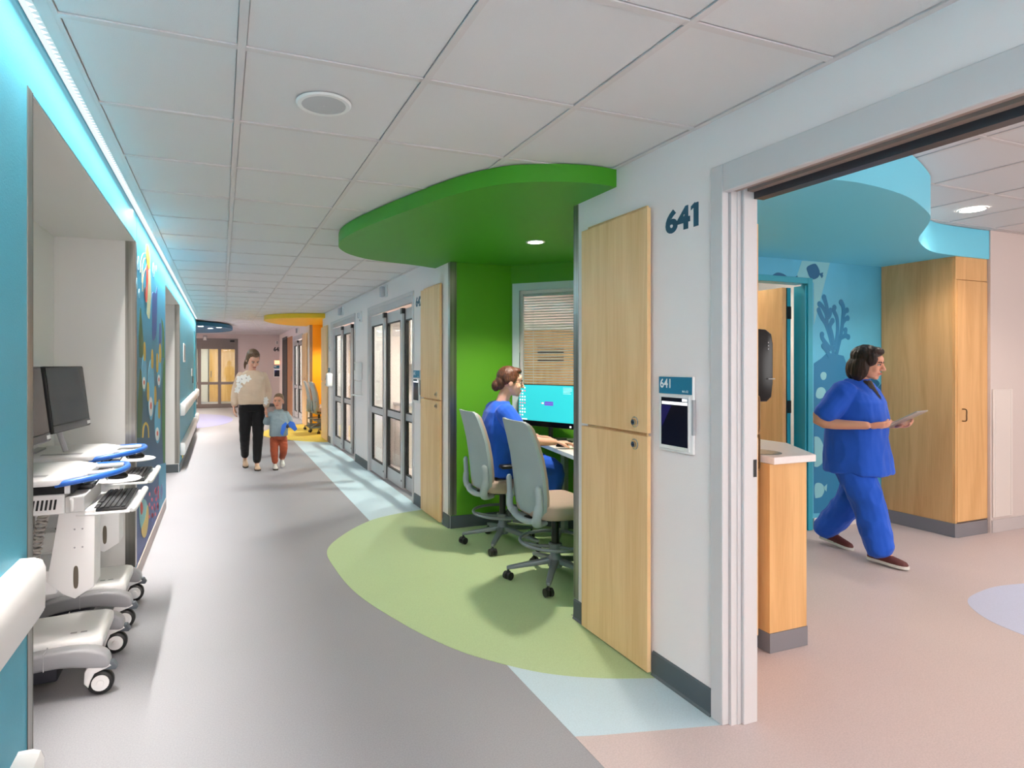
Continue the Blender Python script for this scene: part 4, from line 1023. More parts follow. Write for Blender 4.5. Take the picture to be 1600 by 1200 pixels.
b = B(); b.box(.29, .38, -.0018, -.0013, .202, .218); b.box(.288, .38, -.0018, -.0013, .184, .200); b.ob('logo_lettering', lg, sc_)
B().box(.255, .265, -.0018, -.0013, .198, .206).ob('logo_dot', ic2, sc_); B().box(.268, .279, -.0018, -.0013, .196, .208).ob('logo_dot', ic, sc_)
B().box(.004, wd-.004, -.003, -.0001, .004, .044, .001, 1).ob('chin', M_blackgloss, t)
B().box(wd-.05, wd-.035, -.0036, -.0031, .012, .026).ob('asset_tag', ic, t)
b = B(); b.cyl((wd/2, .075, -.108), (wd/2, .075, .15), .02, n=14); b.box(wd/2-.03, wd/2+.03, .0352, .075, .1, .2); b.ob('stand_post', M_black, t)
B().box(wd/2-.11, wd/2+.11, .045, .16, -.1118, -.10, .004, 1).ob('stand_foot', M_black, t)
k3 = dup(k1, (2.555, 4.385, DZ+.0008), R(180+22.7), 'black keyboard on the white charting desk')
m3 = dup(m1, (2.49, 4.03, DZ+.0008), R(-10), 'black mouse under the hand on the charting desk')
# ================================================================ PEOPLE
def skin_mat(name, rgb):
    m = mat(name, rgb, .5, spec=.35, var=(9, .06)); b = m.node_tree.nodes['Principled BSDF']
    b.inputs['Subsurface Weight'].default_value = .08; b.inputs['Subsurface Radius'].default_value = (.6, .25, .15); b.inputs['Subsurface Scale'].default_value = .02
    return m
def hair_mat(name, rgb, hi):
    m = mat(name, rgb, .45, spec=.4); nt = m.node_tree; b = nt.nodes['Principled BSDF']
    tc = nt.nodes.new('ShaderNodeTexCoord'); mp = nt.nodes.new('ShaderNodeMapping'); mp.inputs['Scale'].default_value = (60, 60, 9)
    n = nt.nodes.new('ShaderNodeTexNoise'); n.inputs['Scale'].default_value = 3; n.inputs['Detail'].default_value = 3
    cr_ = nt.nodes.new('ShaderNodeValToRGB'); cr_.color_ramp.elements[0].position = .35; cr_.color_ramp.elements[0].color = (*lin(rgb), 1)
    cr_.color_ramp.elements[1].position = .7; cr_.color_ramp.elements[1].color = (*lin(hi), 1)
    bp = nt.nodes.new('ShaderNodeBump'); bp.inputs['Strength'].default_value = .5; bp.inputs['Distance'].default_value = .004
    nt.links.new(tc.outputs['Object'], mp.inputs[0]); nt.links.new(mp.outputs[0], n.inputs['Vector']); nt.links.new(n.outputs['Fac'], cr_.inputs[0])
    nt.links.new(cr_.outputs[0], b.inputs['Base Color']); nt.links.new(n.outputs['Fac'], bp.inputs['Height']); nt.links.new(bp.outputs[0], b.inputs['Normal'])
    return m
def cloth_mat(name, rgb, rough=.85, weave=500): return mat(name, rgb, rough, spec=.2, bump=(weave, .15), var=(5, .06), sheen=.15)

class Body(B):
    def limb(s, pts, rad, n=16, flat=1.0, up=None):
        """tapered rounded limb through joints; rad per joint"""
        P = cr([tuple(p) for p in pts], 5) if len(pts) > 2 else [tuple(np.array(pts[0])*(1-k/5)+np.array(pts[1])*k/5) for k in range(6)]
        r_ = [q[0] for q in cr([(r,) for r in rad], 5)] if len(rad) > 2 else [rad[0]*(1-k/5)+rad[1]*k/5 for k in range(6)]
        P = [Vector(p) for p in P]
        # rounded ends
        d0 = (P[0]-P[1]).normalized(); d1 = (P[-1]-P[-2]).normalized()
        pre = [P[0]+d0*r_[0]*.75, P[0]+d0*r_[0]*.5]; post = [P[-1]+d1*r_[-1]*.5, P[-1]+d1*r_[-1]*.75]
        s.tube(pre+P+post, [r_[0]*.35, r_[0]*.8]+r_+[r_[-1]*.8, r_[-1]*.35], n, flat=flat, up=up); return s
    def trunk(s, rings, n=28, p=.8):
        """rings: (centre, half width x, half depth y) stacked upwards"""
        rs = []
        for c, rx, ry in rings:
            rs.append([(c[0]+rx*np.sign(cos(a))*abs(cos(a))**p, c[1]+ry*np.sign(sin(a))*abs(sin(a))**p, c[2]) for a in [2*pi*k/n for k in range(n)]])
        s.loft(rs); return s
    def ell(s, c, r, T=None): return s.ball(c, r, 20, T)
    def remesh(s, name, m, parent, voxel=.006, smooth=4, disp=None, label=None, target=None):
        for f in s.bm.faces: f.smooth = True
        me = bpy.data.meshes.new(name); s.bm.to_mesh(me); s.bm.free()
        o = bpy.data.objects.new(name, me); col.objects.link(o)
        r_ = o.modifiers.new('r', 'REMESH'); r_.mode = 'VOXEL'; r_.voxel_size = voxel; r_.use_smooth_shade = True
        if smooth: sm = o.modifiers.new('s', 'SMOOTH'); sm.factor = .5; sm.iterations = smooth
        dg = bpy.context.evaluated_depsgraph_get(); me2 = bpy.data.meshes.new_from_object(o.evaluated_get(dg))
        bpy.data.objects.remove(o); me2.name = name
        if disp:
            n = len(me2.vertices); co = np.empty(n*3, np.float32); me2.vertices.foreach_get('co', co); co = co.reshape(-1, 3)
            no = np.empty(n*3, np.float32); me2.vertices.foreach_get('normal', no); no = no.reshape(-1, 3)
            d = np.array([disp(c) for c in co], np.float32); co += no*d[:, None]
            me2.vertices.foreach_set('co', co.ravel()); me2.update()
        me2.polygons.foreach_set('use_smooth', [True]*len(me2.polygons))
        me2.materials.clear(); me2.materials.append(m)
        return add(name, me2, parent, label)
def folds(amp, sx=1, sy=1, sz=1, fr=9):
    def f(c):
        a = mnoise.noise(Vector((c[0]*fr*sx, c[1]*fr*sy, c[2]*fr*sz)))
        b_ = mnoise.noise(Vector((c[0]*fr*2.3*sx+5, c[1]*fr*2.3*sy, c[2]*fr*2.3*sz)))
        return amp*(1-abs(a)*2.2)*.6+amp*.4*b_
    return f
def hand(b, wrist, d, palm, s=1.0, side=1, curl=.35, thumb_out=.7, spread=.05):
    """d: direction of the fingers, palm: where the palm faces, side: +1 thumb on d x palm side"""
    wrist = Vector(wrist); d = Vector(d).normalized(); palm = Vector(palm); palm = (palm-d*palm.dot(d)).normalized()
    a = d.cross(palm).normalized()*side           # towards the thumb
    U = .078*s
    b.tube([wrist-d*.012*s, wrist+d*.012*s, wrist+d*.035*s, wrist+d*.062*s, wrist+d*.086*s, wrist+d*.094*s], [.024*s, .028*s, .036*s, .040*s, .039*s, .030*s], 16, flat=.36, up=a)
    for i, (off, L) in enumerate(((.0285, .068), (.0095, .076), (-.0095, .071), (-.0275, .055))):
        p = wrist+d*(.084-.006*(i == 3))*s+a*off*s; di = (d+a*spread*(1.5-i)).normalized(); q = palm
        pts = [p-di*.012*s, p]; ang = curl*.55
        for k, f in enumerate((.46, .30, .24)):
            di2 = (di*cos(ang)+q*sin(ang)).normalized(); pts.append(pts[-1]+di2*L*f*s); ang += curl*.8
        b.limb(pts, [.0098*s, .0098*s, .0092*s, .0086*s, .0074*s], 10)
    p = wrist+d*.020*s+a*.022*s; t1 = (a*thumb_out+d*.75+palm*.35).normalized(); t2 = (a*thumb_out*.4+d*.95+palm*.45).normalized()
    b.limb([p, p+t1*.035*s, p+t1*.035*s+t2*.030*s, p+t1*.035*s+t2*.052*s], [.014*s, .0125*s, .0108*s, .0085*s], 10)
def head_frame(loc, yaw=0, pitch=0, roll=0, s=1.0):
    """yaw>0 turns to the left, pitch>0 looks down"""
    return Matrix.Translation(loc) @ Matrix.Rotation(yaw, 4, 'Z') @ Matrix.Rotation(-pitch, 4, 'X') @ Matrix.Rotation(roll, 4, 'Y') @ Matrix.Scale(s, 4)
def head(b, T, child=False):
    k = 1.0
    b.ell((0, -.012, .030), (.073, .093, .088), T); b.ell((0, .020, -.020), (.064, .066, .085), T)
    b.ell((0, .038, -.052), (.050, .048, .056), T); b.ell((0, .066, -.092), (.024, .021, .018), T)
    b.ell((0, .062, .035), (.052, .026, .035), T)
    for x in (-1, 1):
        b.ell((x*.034, .058, -.030), (.024, .026, .026), T); b.ell((x*.074, -.008, -.012), (.010, .020, .030), T)
        b.ell((x*.014, .094, -.032), (.009, .009, .007), T)
    P = [T @ Vector(p) for p in ((0, .080, .020), (0, .094, -.006), (0, .106, -.028))]
    sc_ = T.to_scale()[0]
    b.limb(P, [.008*sc_, .0105*sc_, .0135*sc_], 10)
    b.ell((0, .086, -.060), (.022, .0095, .0075), T); b.ell((0, .084, -.071), (.018, .0095, .0065), T)
def face(parent, T, brow, iris=(60, 44, 34), lips=(178, 92, 86), open_eyes=True):
    Mw = mat('eye_white', (232, 226, 220), .25); Mi = mat('iris_%d' % iris[0], iris, .15); Mb = mat('brow_%d_%d' % (brow[0], brow[1]), brow, .7); Ml = mat('lips_%d' % lips[0], lips, .45)
    for x in (-1, 1):
        if open_eyes:
            e = B().ball((x*.030, .0745, .0015), (.0125, .0105, .0078), 14, T).ob('eye', Mw, parent, 60)
            B().ball((x*.0305, .0822, .0012), (.0058, .0040, .0058), 12, T).ob('iris', Mi, e, 60)
        b = Body(); b.tube([T @ Vector(p) for p in ((x*.014, .088, .017), (x*.030, .0865, .024), (x*.047, .074, .019))], .0035*T.to_scale()[0], 8, flat=1.0); b.ob('eyebrow', Mb, parent, 60)
        b = Body(); b.tube([T @ Vector(p) for p in ((x*.017, .0835, .003), (x*.030, .0862, .0095), (x*.044, .0765, .004))], .0022*T.to_scale()[0], 6); b.ob('eyelid', Mb, parent, 60)
    b = Body(); b.tube([T @ Vector(p) for p in ((-.025, .083, -.063), (-.012, .0935, -.0605), (0, .0955, -.0625), (.012, .0935, -.0605), (.025, .083, -.063))], [.002*T.to_scale()[0], .0052*T.to_scale()[0], .0056*T.to_scale()[0], .0052*T.to_scale()[0], .002*T.to_scale()[0]], 8); b.ob('mouth', Ml, parent, 60)
def shoe(name, heel, toe, parent, m, msole, s=1.0, up=(0, 0, 1)):
    heel = Vector(heel); toe = Vector(toe); d = (toe-heel).normalized(); u = Vector(up); u = (u-d*u.dot(d)).normalized(); w_ = d.cross(u); L = (toe-heel).length
    def rings(prof, z0):
        rs = []
        for f, hw, h in prof:
            c_ = heel+d*L*f
            rs.append([c_+w_*(hw*s*cos(a))+u*(z0+(h*max(0, sin(a))-.0*min(0, sin(a)))*1.0) for a in [2*pi*k/20 for k in range(20)]])
        return rs
    b = Body(); b.loft(rings([(-.02, .012, .03), (.02, .026, .055), (.12, .033, .072), (.28, .034, .075), (.45, .036, .062), (.62, .042, .048), (.8, .043, .038), (.93, .033, .030), (1.0, .012, .016)], .016))
    o = b.remesh(name, m, parent, .0045, 3)
    b = B(); out = [(-.03, .010), (.0, .024), (.10, .034), (.3, .033), (.5, .036), (.68, .044), (.84, .043), (.95, .032), (1.02, .010)]
    pl = [(f, hw) for f, hw in out]+[(f, -hw) for f, hw in out[::-1]]
    lo = [heel+d*L*f+w_*hw*s for f, hw in pl]
    b.loft([lo, [p+u*.020 for p in lo]]); b.ob('shoe_sole', msole, o, 40)
    return o

# ---------------------------------------------------------------- woman walking with the child
SK1 = skin_mat('skin_fair', (222, 172, 150)); SK2 = skin_mat('skin_fair_warm', (224, 164, 138))
p = thing('person', 'person in a beige sweater and black trousers walking hand in hand with a child', 'person', (.40, 8.70, .0), pi)
T = head_frame((-.012, .045, 1.515), R(-24), R(24), R(-8), 1.0)
T = Matrix.Translation((-.012, .045, 1.515)) @ Matrix.Rotation(R(20), 4, 'Z') @ Matrix.Rotation(R(-33), 4, 'X') @ Matrix.Scale(1.10, 4)
b = Body(); head(b, T)
b.limb([(0, -.005, 1.33), (0, .012, 1.40), (-.004, .03, 1.46)], [.058, .050, .050])
b.trunk([((0, 0, .86), .14, .10), ((0, .0, 1.0), .12, .09), ((0, 0, 1.2), .14, .10), ((0, -.005, 1.28), .125, .075), ((0, -.005, 1.34), .06, .05)])
RA = [(.135, -.01, 1.27), (.203, -.035, 1.08), (.238, .03, .875)]; LA = [(-.135, -.01, 1.27), (-.203, -.03, 1.07), (-.180, .055, .845)]
b.limb(RA, [.040, .034, .024]); b.limb(LA, [.040, .034, .024])
hand(b, (.238, .035, .865), (-.05, .12, -1), (-1, 0, 0), .95, -1, .5)
hand(b, (-.180, .058, .835), (.02, .25, -1), (-.9, .3, 0), .95, 1, .75)
RL = [(.085, 0, .86), (.10, .03, .48), (.085, -.14, .13)]; LL = [(-.085, 0, .86), (-.075, .07, .47), (-.06, .09, .085)]
b.limb(RL, [.072, .048, .030]); b.limb(LL, [.072, .048, .030])
b.limb([(.085, -.15, .11), (.083, -.10, .055)], [.028, .026]); b.limb([(-.06, .09, .06), (-.062, .17, .035)], [.030, .026])
body = b.remesh('body', SK1, p, .0052, 3)
face(body, T, (92, 66, 50), lips=(170, 80, 78))
# sweater
M_sw = cloth_mat('beige_knit', (214, 192, 170), .9, 260)
b = Body(); b.trunk([((0, .0, .895), .172, .128), ((0, .0, .91), .178, .133), ((0, .003, .98), .182, .135), ((0, .006, 1.10), .176, .132), ((0, .004, 1.20), .172, .125), ((0, -.004, 1.275), .165, .105), ((0, -.006, 1.325), .125, .088), ((0, .0, 1.36), .085, .072)])
b.limb([(.140, -.01, 1.285), (.205, -.035, 1.08), (.232, .02, .90)], [.066, .062, .046]); b.limb([(-.140, -.01, 1.285), (-.205, -.03, 1.07), (-.184, .05, .875)], [.066, .062, .046])
sw = b.remesh('sweater', M_sw, p, .0065, 5, folds(.006, 1, 1, 1.6, 8))
# white flower appliqués over one shoulder and on the other cuff, set just proud of the knit
M_fl = mat('white_applique', (238, 238, 236), .8, bump=(60, .4)); M_fg = mat('grey_stitch', (150, 152, 156), .8)
def patch(tgt, c, n_, r, m, nm='applique', k=5):
    """petal-shaped patch shrunk onto the garment from point c along -n_"""
    c = Vector(c); n_ = Vector(n_).normalized(); u = n_.orthogonal().normalized(); v = n_.cross(u); pts = []
    me = tgt.data
    rings = []
    for f in (0, .35, .7, 1.0):
        ring = []
        for i in range(30):
            a = 2*pi*i/30; rr = r*f*(1+.22*cos(k*a)); q = c+u*rr*cos(a)+v*rr*sin(a)
            ok, loc, nn, _ = tgt.ray_cast(q, -n_)
            ring.append(loc+nn*.0035 if ok else None)
        rings.append(ring)
    b = B(); bm = b.bm; V = [[bm.verts.new(p) if p is not None else None for p in r_] for r_ in rings]
    for A, C in zip(V, V[1:]):
        for i in range(30):
            q = [A[i], A[(i+1) % 30], C[(i+1) % 30], C[i]]
            if all(x is not None for x in q): bm.faces.new(q)
    if not bm.faces: bm.free(); return
    return b.ob(nm, m, tgt, None)
for c, n_, r in [((.11, .3, 1.31), (0, 1, .25), .050), ((.06, .3, 1.27), (0, 1, .1), .042), ((.17, .3, 1.27), (.3, 1, .2), .05), ((.30, .3, 1.24), (.6, 1, 0), .055), ((.31, .3, 1.15), (.6, 1, 0), .05), ((.32, .3, 1.09), (.5, 1, 0), .04), ((.10, .3, 1.23), (0, 1, 0), .035)]:
    q = patch(sw, c, n_, r, M_fl)
for c, n_, r in [((.13, .3, 1.29), (0, 1, .2), .012), ((.31, .3, 1.20), (.6, 1, 0), .014), ((.31, .3, 1.12), (.6, 1, 0), .012), ((.08, .3, 1.255), (0, 1, 0), .010)]: 
    c = Vector(c)+Vector((0, 0, 0)); patch(sw, c, n_, r, M_fg, 'stitching', 3)
for z in (.96, .92): patch(sw, (-.20, .3, z), (-.1, 1, 0), .034, M_fl)
# trousers, shoes
b = Body(); b.trunk([((0, 0, .80), .15, .115), ((0, -.005, .86), .165, .125), ((0, 0, .925), .150, .112)])
b.limb([(.080, -.005, .84), (.095, .03, .48), (.088, -.125, .175)], [.098, .072, .052]); b.limb([(-.080, 0, .84), (-.075, .07, .48), (-.06, .09, .125)], [.098, .072, .054])
b.remesh('trousers', cloth_mat('black_trousers', (24, 24, 27), .8), p, .0065, 4, folds(.004, 1, 1, 1.4, 9))
M_flat = mat('beige_flats', (190, 162, 136), .5); M_sole = mat('dark_sole', (60, 52, 46), .7); M_solew = mat('white_sole', (222, 218, 212), .6)
shoe('shoe', (.085, -.205, .075), (.080, -.045, .004), p, M_flat, M_sole, .92, (0, .5, .85)); shoe('shoe', (-.06, .03, .001), (-.066, .255, .003), p, M_flat, M_sole, .95)
HA1 = hair_mat('dark_blonde_hair', (74, 58, 46), (128, 102, 78))
b = Body(); b.ell((0, -.024, .040), (.080, .094, .086), T); b.ell((0, -.078, -.01), (.062, .045, .07), T); b.ell((0, .03, .092), (.055, .05, .028), T)
for x in (-1, 1): b.ell((x*.066, -.02, .0), (.018, .045, .055), T)
b.limb([T @ Vector(q) for q in ((0, -.10, .03), (0, -.125, -.04), (.02, -.115, -.14))], [.035, .036, .018])
b.limb([T @ Vector(q) for q in ((.06, -.05, -.04), (.068, -.04, -.10), (.06, -.03, -.16))], [.020, .018, .008])
b.remesh('hair', HA1, p, .0055, 3, folds(.003, 3, 3, .6, 14))

# ---------------------------------------------------------------- child
p = thing('person', 'small child in a grey sweatshirt and rust trousers holding a blue toy', 'person', (.745, 8.56, .0), pi+.05)
T = Matrix.Translation((.005, .03, .935)) @ Matrix.Rotation(R(-22), 4, 'Z') @ Matrix.Rotation(R(2), 4, 'X') @ Matrix.Scale(.90, 4)
b = Body(); head(b, T)
b.limb([(0, .0, .78), (0, .012, .86)], [.040, .038])
b.trunk([((0, 0, .44), .09, .075), ((0, 0, .56), .095, .08), ((0, 0, .70), .10, .075), ((0, 0, .78), .085, .055), ((0, 0, .81), .04, .035)])
RA = [(.10, 0, .755), (.155, -.03, .65), (.165, .055, .735)]; LA = [(-.10, 0, .755), (-.155, -.02, .62), (-.10, .10, .60)]
b.limb(RA, [.032, .027, .019]); b.limb(LA, [.032, .027, .019])
hand(b, (.166, .058, .735), (.05, .25, 1), (.8, .1, .0), .62, 1, .7); hand(b, (-.10, .10, .60), (.5, 1, .1), (.2, -.3, -1), .62, 1, .9)
RL = [(.052, 0, .44), (.06, .02, .25), (.05, .03, .07)]; LL = [(-.052, 0, .44), (-.06, .03, .26), (-.058, -.09, .10)]
b.limb(RL, [.045, .034, .024]); b.limb(LL, [.045, .034, .024])
body = b.remesh('body', SK2, p, .0048, 3)
face(body, T, (140, 104, 74), iris=(50, 50, 56), lips=(190, 100, 92))
b = Body(); b.trunk([((0, 0, .455), .118, .092), ((0, 0, .47), .124, .098), ((0, .004, .58), .124, .098), ((0, .002, .70), .118, .088), ((0, 0, .76), .112, .072), ((0, 0, .80), .065, .052), ((0, .004, .825), .048, .044)])
b.limb([(.095, 0, .755), (.158, -.03, .645), (.164, .04, .715)], [.050, .046, .032]); b.limb([(-.095, 0, .755), (-.160, -.02, .62), (-.115, .08, .60)], [.050, .046, .032])
b.remesh('sweatshirt', cloth_mat('blue_grey_sweatshirt', (142, 158, 164), .9), p, .005, 4, folds(.005, 1, 1, 1.3, 12))
b = Body(); b.trunk([((0, 0, .41), .095, .08), ((0, 0, .45), .105, .088), ((0, 0, .485), .10, .082)])
b.limb([(.055, 0, .42), (.062, .025, .25), (.052, .03, .105)], [.062, .052, .040]); b.limb([(-.055, 0, .42), (-.062, .035, .26), (-.058, -.08, .14)], [.062, .052, .040])
b.remesh('trousers', cloth_mat('rust_trousers', (160, 78, 52), .85), p, .005, 4, folds(.004, 1, 1, 1.5, 13))
M_snk = mat('pale_sneaker', (206, 202, 194), .6)
shoe('shoe', (.05, -.02, .001), (.056, .145, .002), p, M_snk, M_sole, .80); shoe('shoe', (-.058, -.145, .075), (-.056, -.005, .018), p, M_snk, M_solew, .80, (0, .35, .9))
b = Body(); b.ell((0, -.020, .046), (.0765, .092, .080), T); b.ell((0, .028, .088), (.052, .048, .028), T); b.ell((0, -.072, .0), (.06, .034, .055), T)
b.remesh('hair', hair_mat('light_brown_hair', (112, 88, 64), (150, 122, 92)), p, .0048, 2, folds(.002, 2, 2, 1, 22))
# blue toy in the child's hand: a floppy folded glider
t = thing('toy', 'blue floppy toy in the hand of the small child', 'toy', (.745+.10, 8.56-.15, .60), pi+.1)
for q, nm in [([(-.005, .0, .02), (.03, .03, .06), (.075, .02, .02), (.095, .0, -.10), (.06, .0, -.13), (.03, .01, -.04)], 'wing'), ([(.005, .0, .02), (-.03, .03, .07), (-.085, .02, .05), (-.135, .0, -.05), (-.10, .0, -.075), (-.04, .01, -.02)], 'wing')]:
    b = B(); lo = [Vector(v) for v in q]; b.loft([lo, [v+Vector((0, .014, .002)) for v in lo]]); b.ob(nm, mat('blue_toy_plastic', (58, 112, 214), .4), t, 40)
B().ball((0, .012, .0), (.022, .03, .03), 14).ob('toy_body', mat('dark_toy_core', (52, 54, 66), .4), t)

# ---------------------------------------------------------------- nurse walking in the patient room
M_scr_b = cloth_mat('royal_blue_scrubs', (38, 92, 206), .8, 420)
p = thing('person', 'person in royal blue scrubs striding past the wardrobe looking at a tablet', 'person', (4.50, 3.12, .0), pi+.20)
T = Matrix.Translation((0, .085, 1.455)) @ Matrix.Rotation(R(8), 4, 'Z') @ Matrix.Rotation(R(-12), 4, 'X') @ Matrix.Scale(1.03, 4)
b = Body(); head(b, T)
b.limb([(0, .015, 1.28), (0, .04, 1.36), (0, .065, 1.40)], [.060, .054, .052])
b.trunk([((0, 0, .84), .15, .13), ((0, .0, 1.0), .15, .14), ((0, .01, 1.15), .155, .14), ((0, .005, 1.26), .15, .09), ((0, .01, 1.31), .06, .05)])
RA = [(.185, -.01, 1.25), (.275, -.125, 1.025), (.205, .165, 1.005)]; LA = [(-.185, -.01, 1.25), (-.27, -.08, 1.02), (-.13, .20, .995)]
b.limb(RA, [.052, .046, .028]); b.limb(LA, [.052, .046, .028])
hand(b, (.20, .175, 1.005), (-.62, 1, .10), (-.6, -.1, .65), .95, -1, .5, .6); hand(b, (-.125, .21, .995), (.15, 1, .12), (.5, .0, .8), .95, 1, .55, .6)
b.limb([(.09, 0, .82), (.095, .11, .47), (.09, .19, .125)], [.09, .058, .036]); b.limb([(-.09, 0, .82), (-.095, -.02, .46), (-.09, -.235, .115)], [.09, .058, .036])
b.limb([(.09, .19, .10), (.09, .265, .055)], [.032, .030]); b.limb([(-.09, -.235, .08), (-.09, -.16, .045)], [.032, .030])
body = b.remesh('body', SK2, p, .0045, 3)
face(body, T, (70, 46, 38), lips=(190, 96, 90))
b = Body(); b.trunk([((0, .018, .632), .212, .205), ((0, .018, .645), .219, .212), ((0, .012, .76), .216, .203), ((0, .005, .90), .206, .190), ((0, .012, 1.05), .204, .188), ((0, .012, 1.16), .200, .172), ((0, .002, 1.25), .186, .125), ((0, .004, 1.305), .115, .092), ((0, .014, 1.33), .082, .072)])
b.limb([(.150, -.005, 1.245), (.205, -.04, 1.16), (.250, -.085, 1.075)], [.088, .086, .082]); b.limb([(-.150, -.005, 1.245), (-.205, -.03, 1.16), (-.25, -.06, 1.075)], [.085, .080, .074])
st_ = b.remesh('scrub_top', M_scr_b, p, .0065, 3, folds(.012, 1.3, 1.3, .6, 7))
for q in [(0, .3, 1.295, .040), (0, .3, 1.252, .030), (0, .3, 1.215, .018), (.035, .3, 1.305, .030), (-.035, .3, 1.305, .030)]: patch(st_, q[:3], (0, 1, .05), q[3], M_black, 'undershirt', 3)
b = Body(); b.trunk([((0, 0, .70), .18, .155), ((0, 0, .80), .18, .16), ((0, 0, .88), .165, .145)])
b.limb([(.085, .0, .70), (.10, .12, .45), (.092, .195, .115)], [.118, .108, .088]); b.limb([(-.085, -.01, .70), (-.10, -.04, .45), (-.092, -.25, .125)], [.118, .108, .088])
b.remesh('scrub_trousers', M_scr_b, p, .0065, 4, folds(.012, 1.3, 1.3, .8, 8))
M_mar = mat('maroon_shoe', (92, 38, 36), .6)
shoe('shoe', (.09, .125, .020), (.10, .375, .012), p, M_mar, M_solew, 1.05); shoe('shoe', (-.09, -.29, .045), (-.085, -.055, .002), p, M_mar, M_solew, 1.05, (0, .12, 1))
b = Body(); b.ell((0, -.022, .042), (.086, .098, .088), T); b.ell((0, -.070, -.045), (.078, .058, .095), T); b.ell((0, .030, .094), (.058, .05, .03), T)
for x in (-1, 1): b.ell((x*.068, -.022, -.045), (.024, .056, .095), T); b.ell((x*.060, .02, .03), (.026, .05, .05), T)
b.remesh('hair', hair_mat('dark_brown_hair', (30, 18, 15), (58, 34, 26)), p, .005, 3, folds(.004, 3, 3, .6, 12))
pw = Matrix.Translation((4.50, 3.12, 0)) @ Matrix.Rotation(pi+.20, 4, 'Z')
t = thing('tablet', 'thin silver tablet held by the striding person in blue', 'tablet')
t.matrix_world = pw @ Matrix.Translation((.005, .315, 1.05)) @ Matrix.Rotation(R(32), 4, 'X')
B().box(-.095, .095, -.13, .13, -.006, .004, .004, 2).ob('case', mat('tablet_silver', (186, 184, 182), .3, .5), t); B().box(-.085, .085, -.118, .118, .0042, .005).ob('screen', mat('tablet_screen', (210, 200, 190), .2, emit=((220, 214, 206), .35)), t)

# ---------------------------------------------------------------- seated nurse
p = thing('person', 'person in royal blue scrubs sitting at the alcove desk using the mouse', 'person', (2.135, 4.29, .0), R(-100))
T = Matrix.Translation((.015, .03, 1.305)) @ Matrix.Rotation(R(-8), 4, 'Z') @ Matrix.Rotation(R(-8), 4, 'X') @ Matrix.Scale(1.0, 4)
b = Body(); head(b, T)
b.limb([(0, -.045, 1.11), (.005, -.02, 1.19), (.01, .005, 1.25)], [.056, .050, .048])
b.trunk([((0, -.07, .60), .14, .11), ((0, -.08, .75), .13, .10), ((0, -.075, .92), .14, .10), ((0, -.065, 1.06), .15, .085), ((0, -.055, 1.14), .06, .05)])
HM = Vector((.30, .375, .842))      # hand on the mouse, body frame
RA = [(.165, -.06, 1.075), (.255, .10, .88), (.285, .30, .850)]; LA = [(-.165, -.06, 1.075), (-.245, .08, .86), (-.13, .30, .845)]
b.limb(RA, [.048, .040, .025]); b.limb(LA, [.048, .040, .025])
hand(b, (.287, .31, .850), (.10, 1, -.04), (0, -.1, -1), .95, -1, .42, .75); hand(b, (-.13, .31, .845), (.25, 1, -.1), (0, 0, -1), .95, 1, .35, .7)
for x in (-1, 1):
    b.limb([(x*.09, -.08, .645), (x*.12, .33, .635), (x*.11, .33, .40), (x*.11, .30, .355)], [.078, .060, .042, .034]); b.limb([(x*.11, .30, .335), (x*.115, .38, .315)], [.034, .030])
body = b.remesh('body', SK1, p, .0042, 3)
face(body, T, (86, 56, 42), lips=(186, 104, 96))
b = Body(); b.trunk([((0, -.075, .575), .185, .150), ((0, -.075, .59), .190, .155), ((0, -.085, .70), .178, .140), ((0, -.085, .84), .170, .130), ((0, -.078, .97), .176, .125), ((0, -.068, 1.07), .172, .105), ((0, -.058, 1.125), .105, .078), ((0, -.045, 1.15), .074, .064)])
b.limb([(.145, -.06, 1.07), (.212, .005, .975)], [.082, .076]); b.limb([(-.145, -.06, 1.07), (-.212, .005, .975)], [.082, .076])
b.remesh('scrub_top', M_scr_b, p, .006, 4, folds(.008, 1.2, 1.2, .7, 8))
b = Body(); b.trunk([((0, -.07, .575), .16, .13), ((0, -.07, .64), .17, .14), ((0, -.07, .70), .15, .12)])
for x in (-1, 1): b.limb([(x*.09, -.06, .632), (x*.122, .33, .632), (x*.115, .345, .46), (x*.112, .32, .36)], [.094, .080, .070, .062])
b.remesh('scrub_trousers', M_scr_b, p, .007, 4, folds(.006, 1.2, 1, 1, 8))
for x in (-1, 1): shoe('shoe', (x*.11, .26, .276), (x*.118, .50, .276), p, M_snk, M_solew, .95)
b = Body(); b.ell((0, -.024, .040), (.080, .096, .086), T); b.ell((0, -.080, -.012), (.060, .044, .065), T); b.ell((0, .028, .092), (.055, .05, .028), T)
b.ell((0, -.112, -.045), (.044, .036, .046), T)
for x in (-1, 1): b.ell((x*.064, -.015, .018), (.019, .05, .040), T)
b.remesh('hair', hair_mat('chestnut_hair', (58, 34, 24), (108, 66, 44)), p, .0048, 3, folds(.003, 3, 3, .6, 14))
Mgl = mat('thin_glasses', (150, 140, 134), .2, .8)
b = B()
for x in (-1, 1):
    b.tube([T @ Vector((x*.034+.021*cos(a), .096, -.002+.016*sin(a))) for a in [2*pi*k/20 for k in range(20)]], .0013, 6, closed=True)
    b.tube([T @ Vector(q) for q in ((x*.054, .095, .0), (x*.076, .06, .004), (x*.078, .0, .002))], .0013, 6)
b.tube([T @ Vector(q) for q in ((-.013, .096, .0), (0, .099, .004), (.013, .096, .0))], .0013, 6)
b.ob('glasses', Mgl, p, 60)
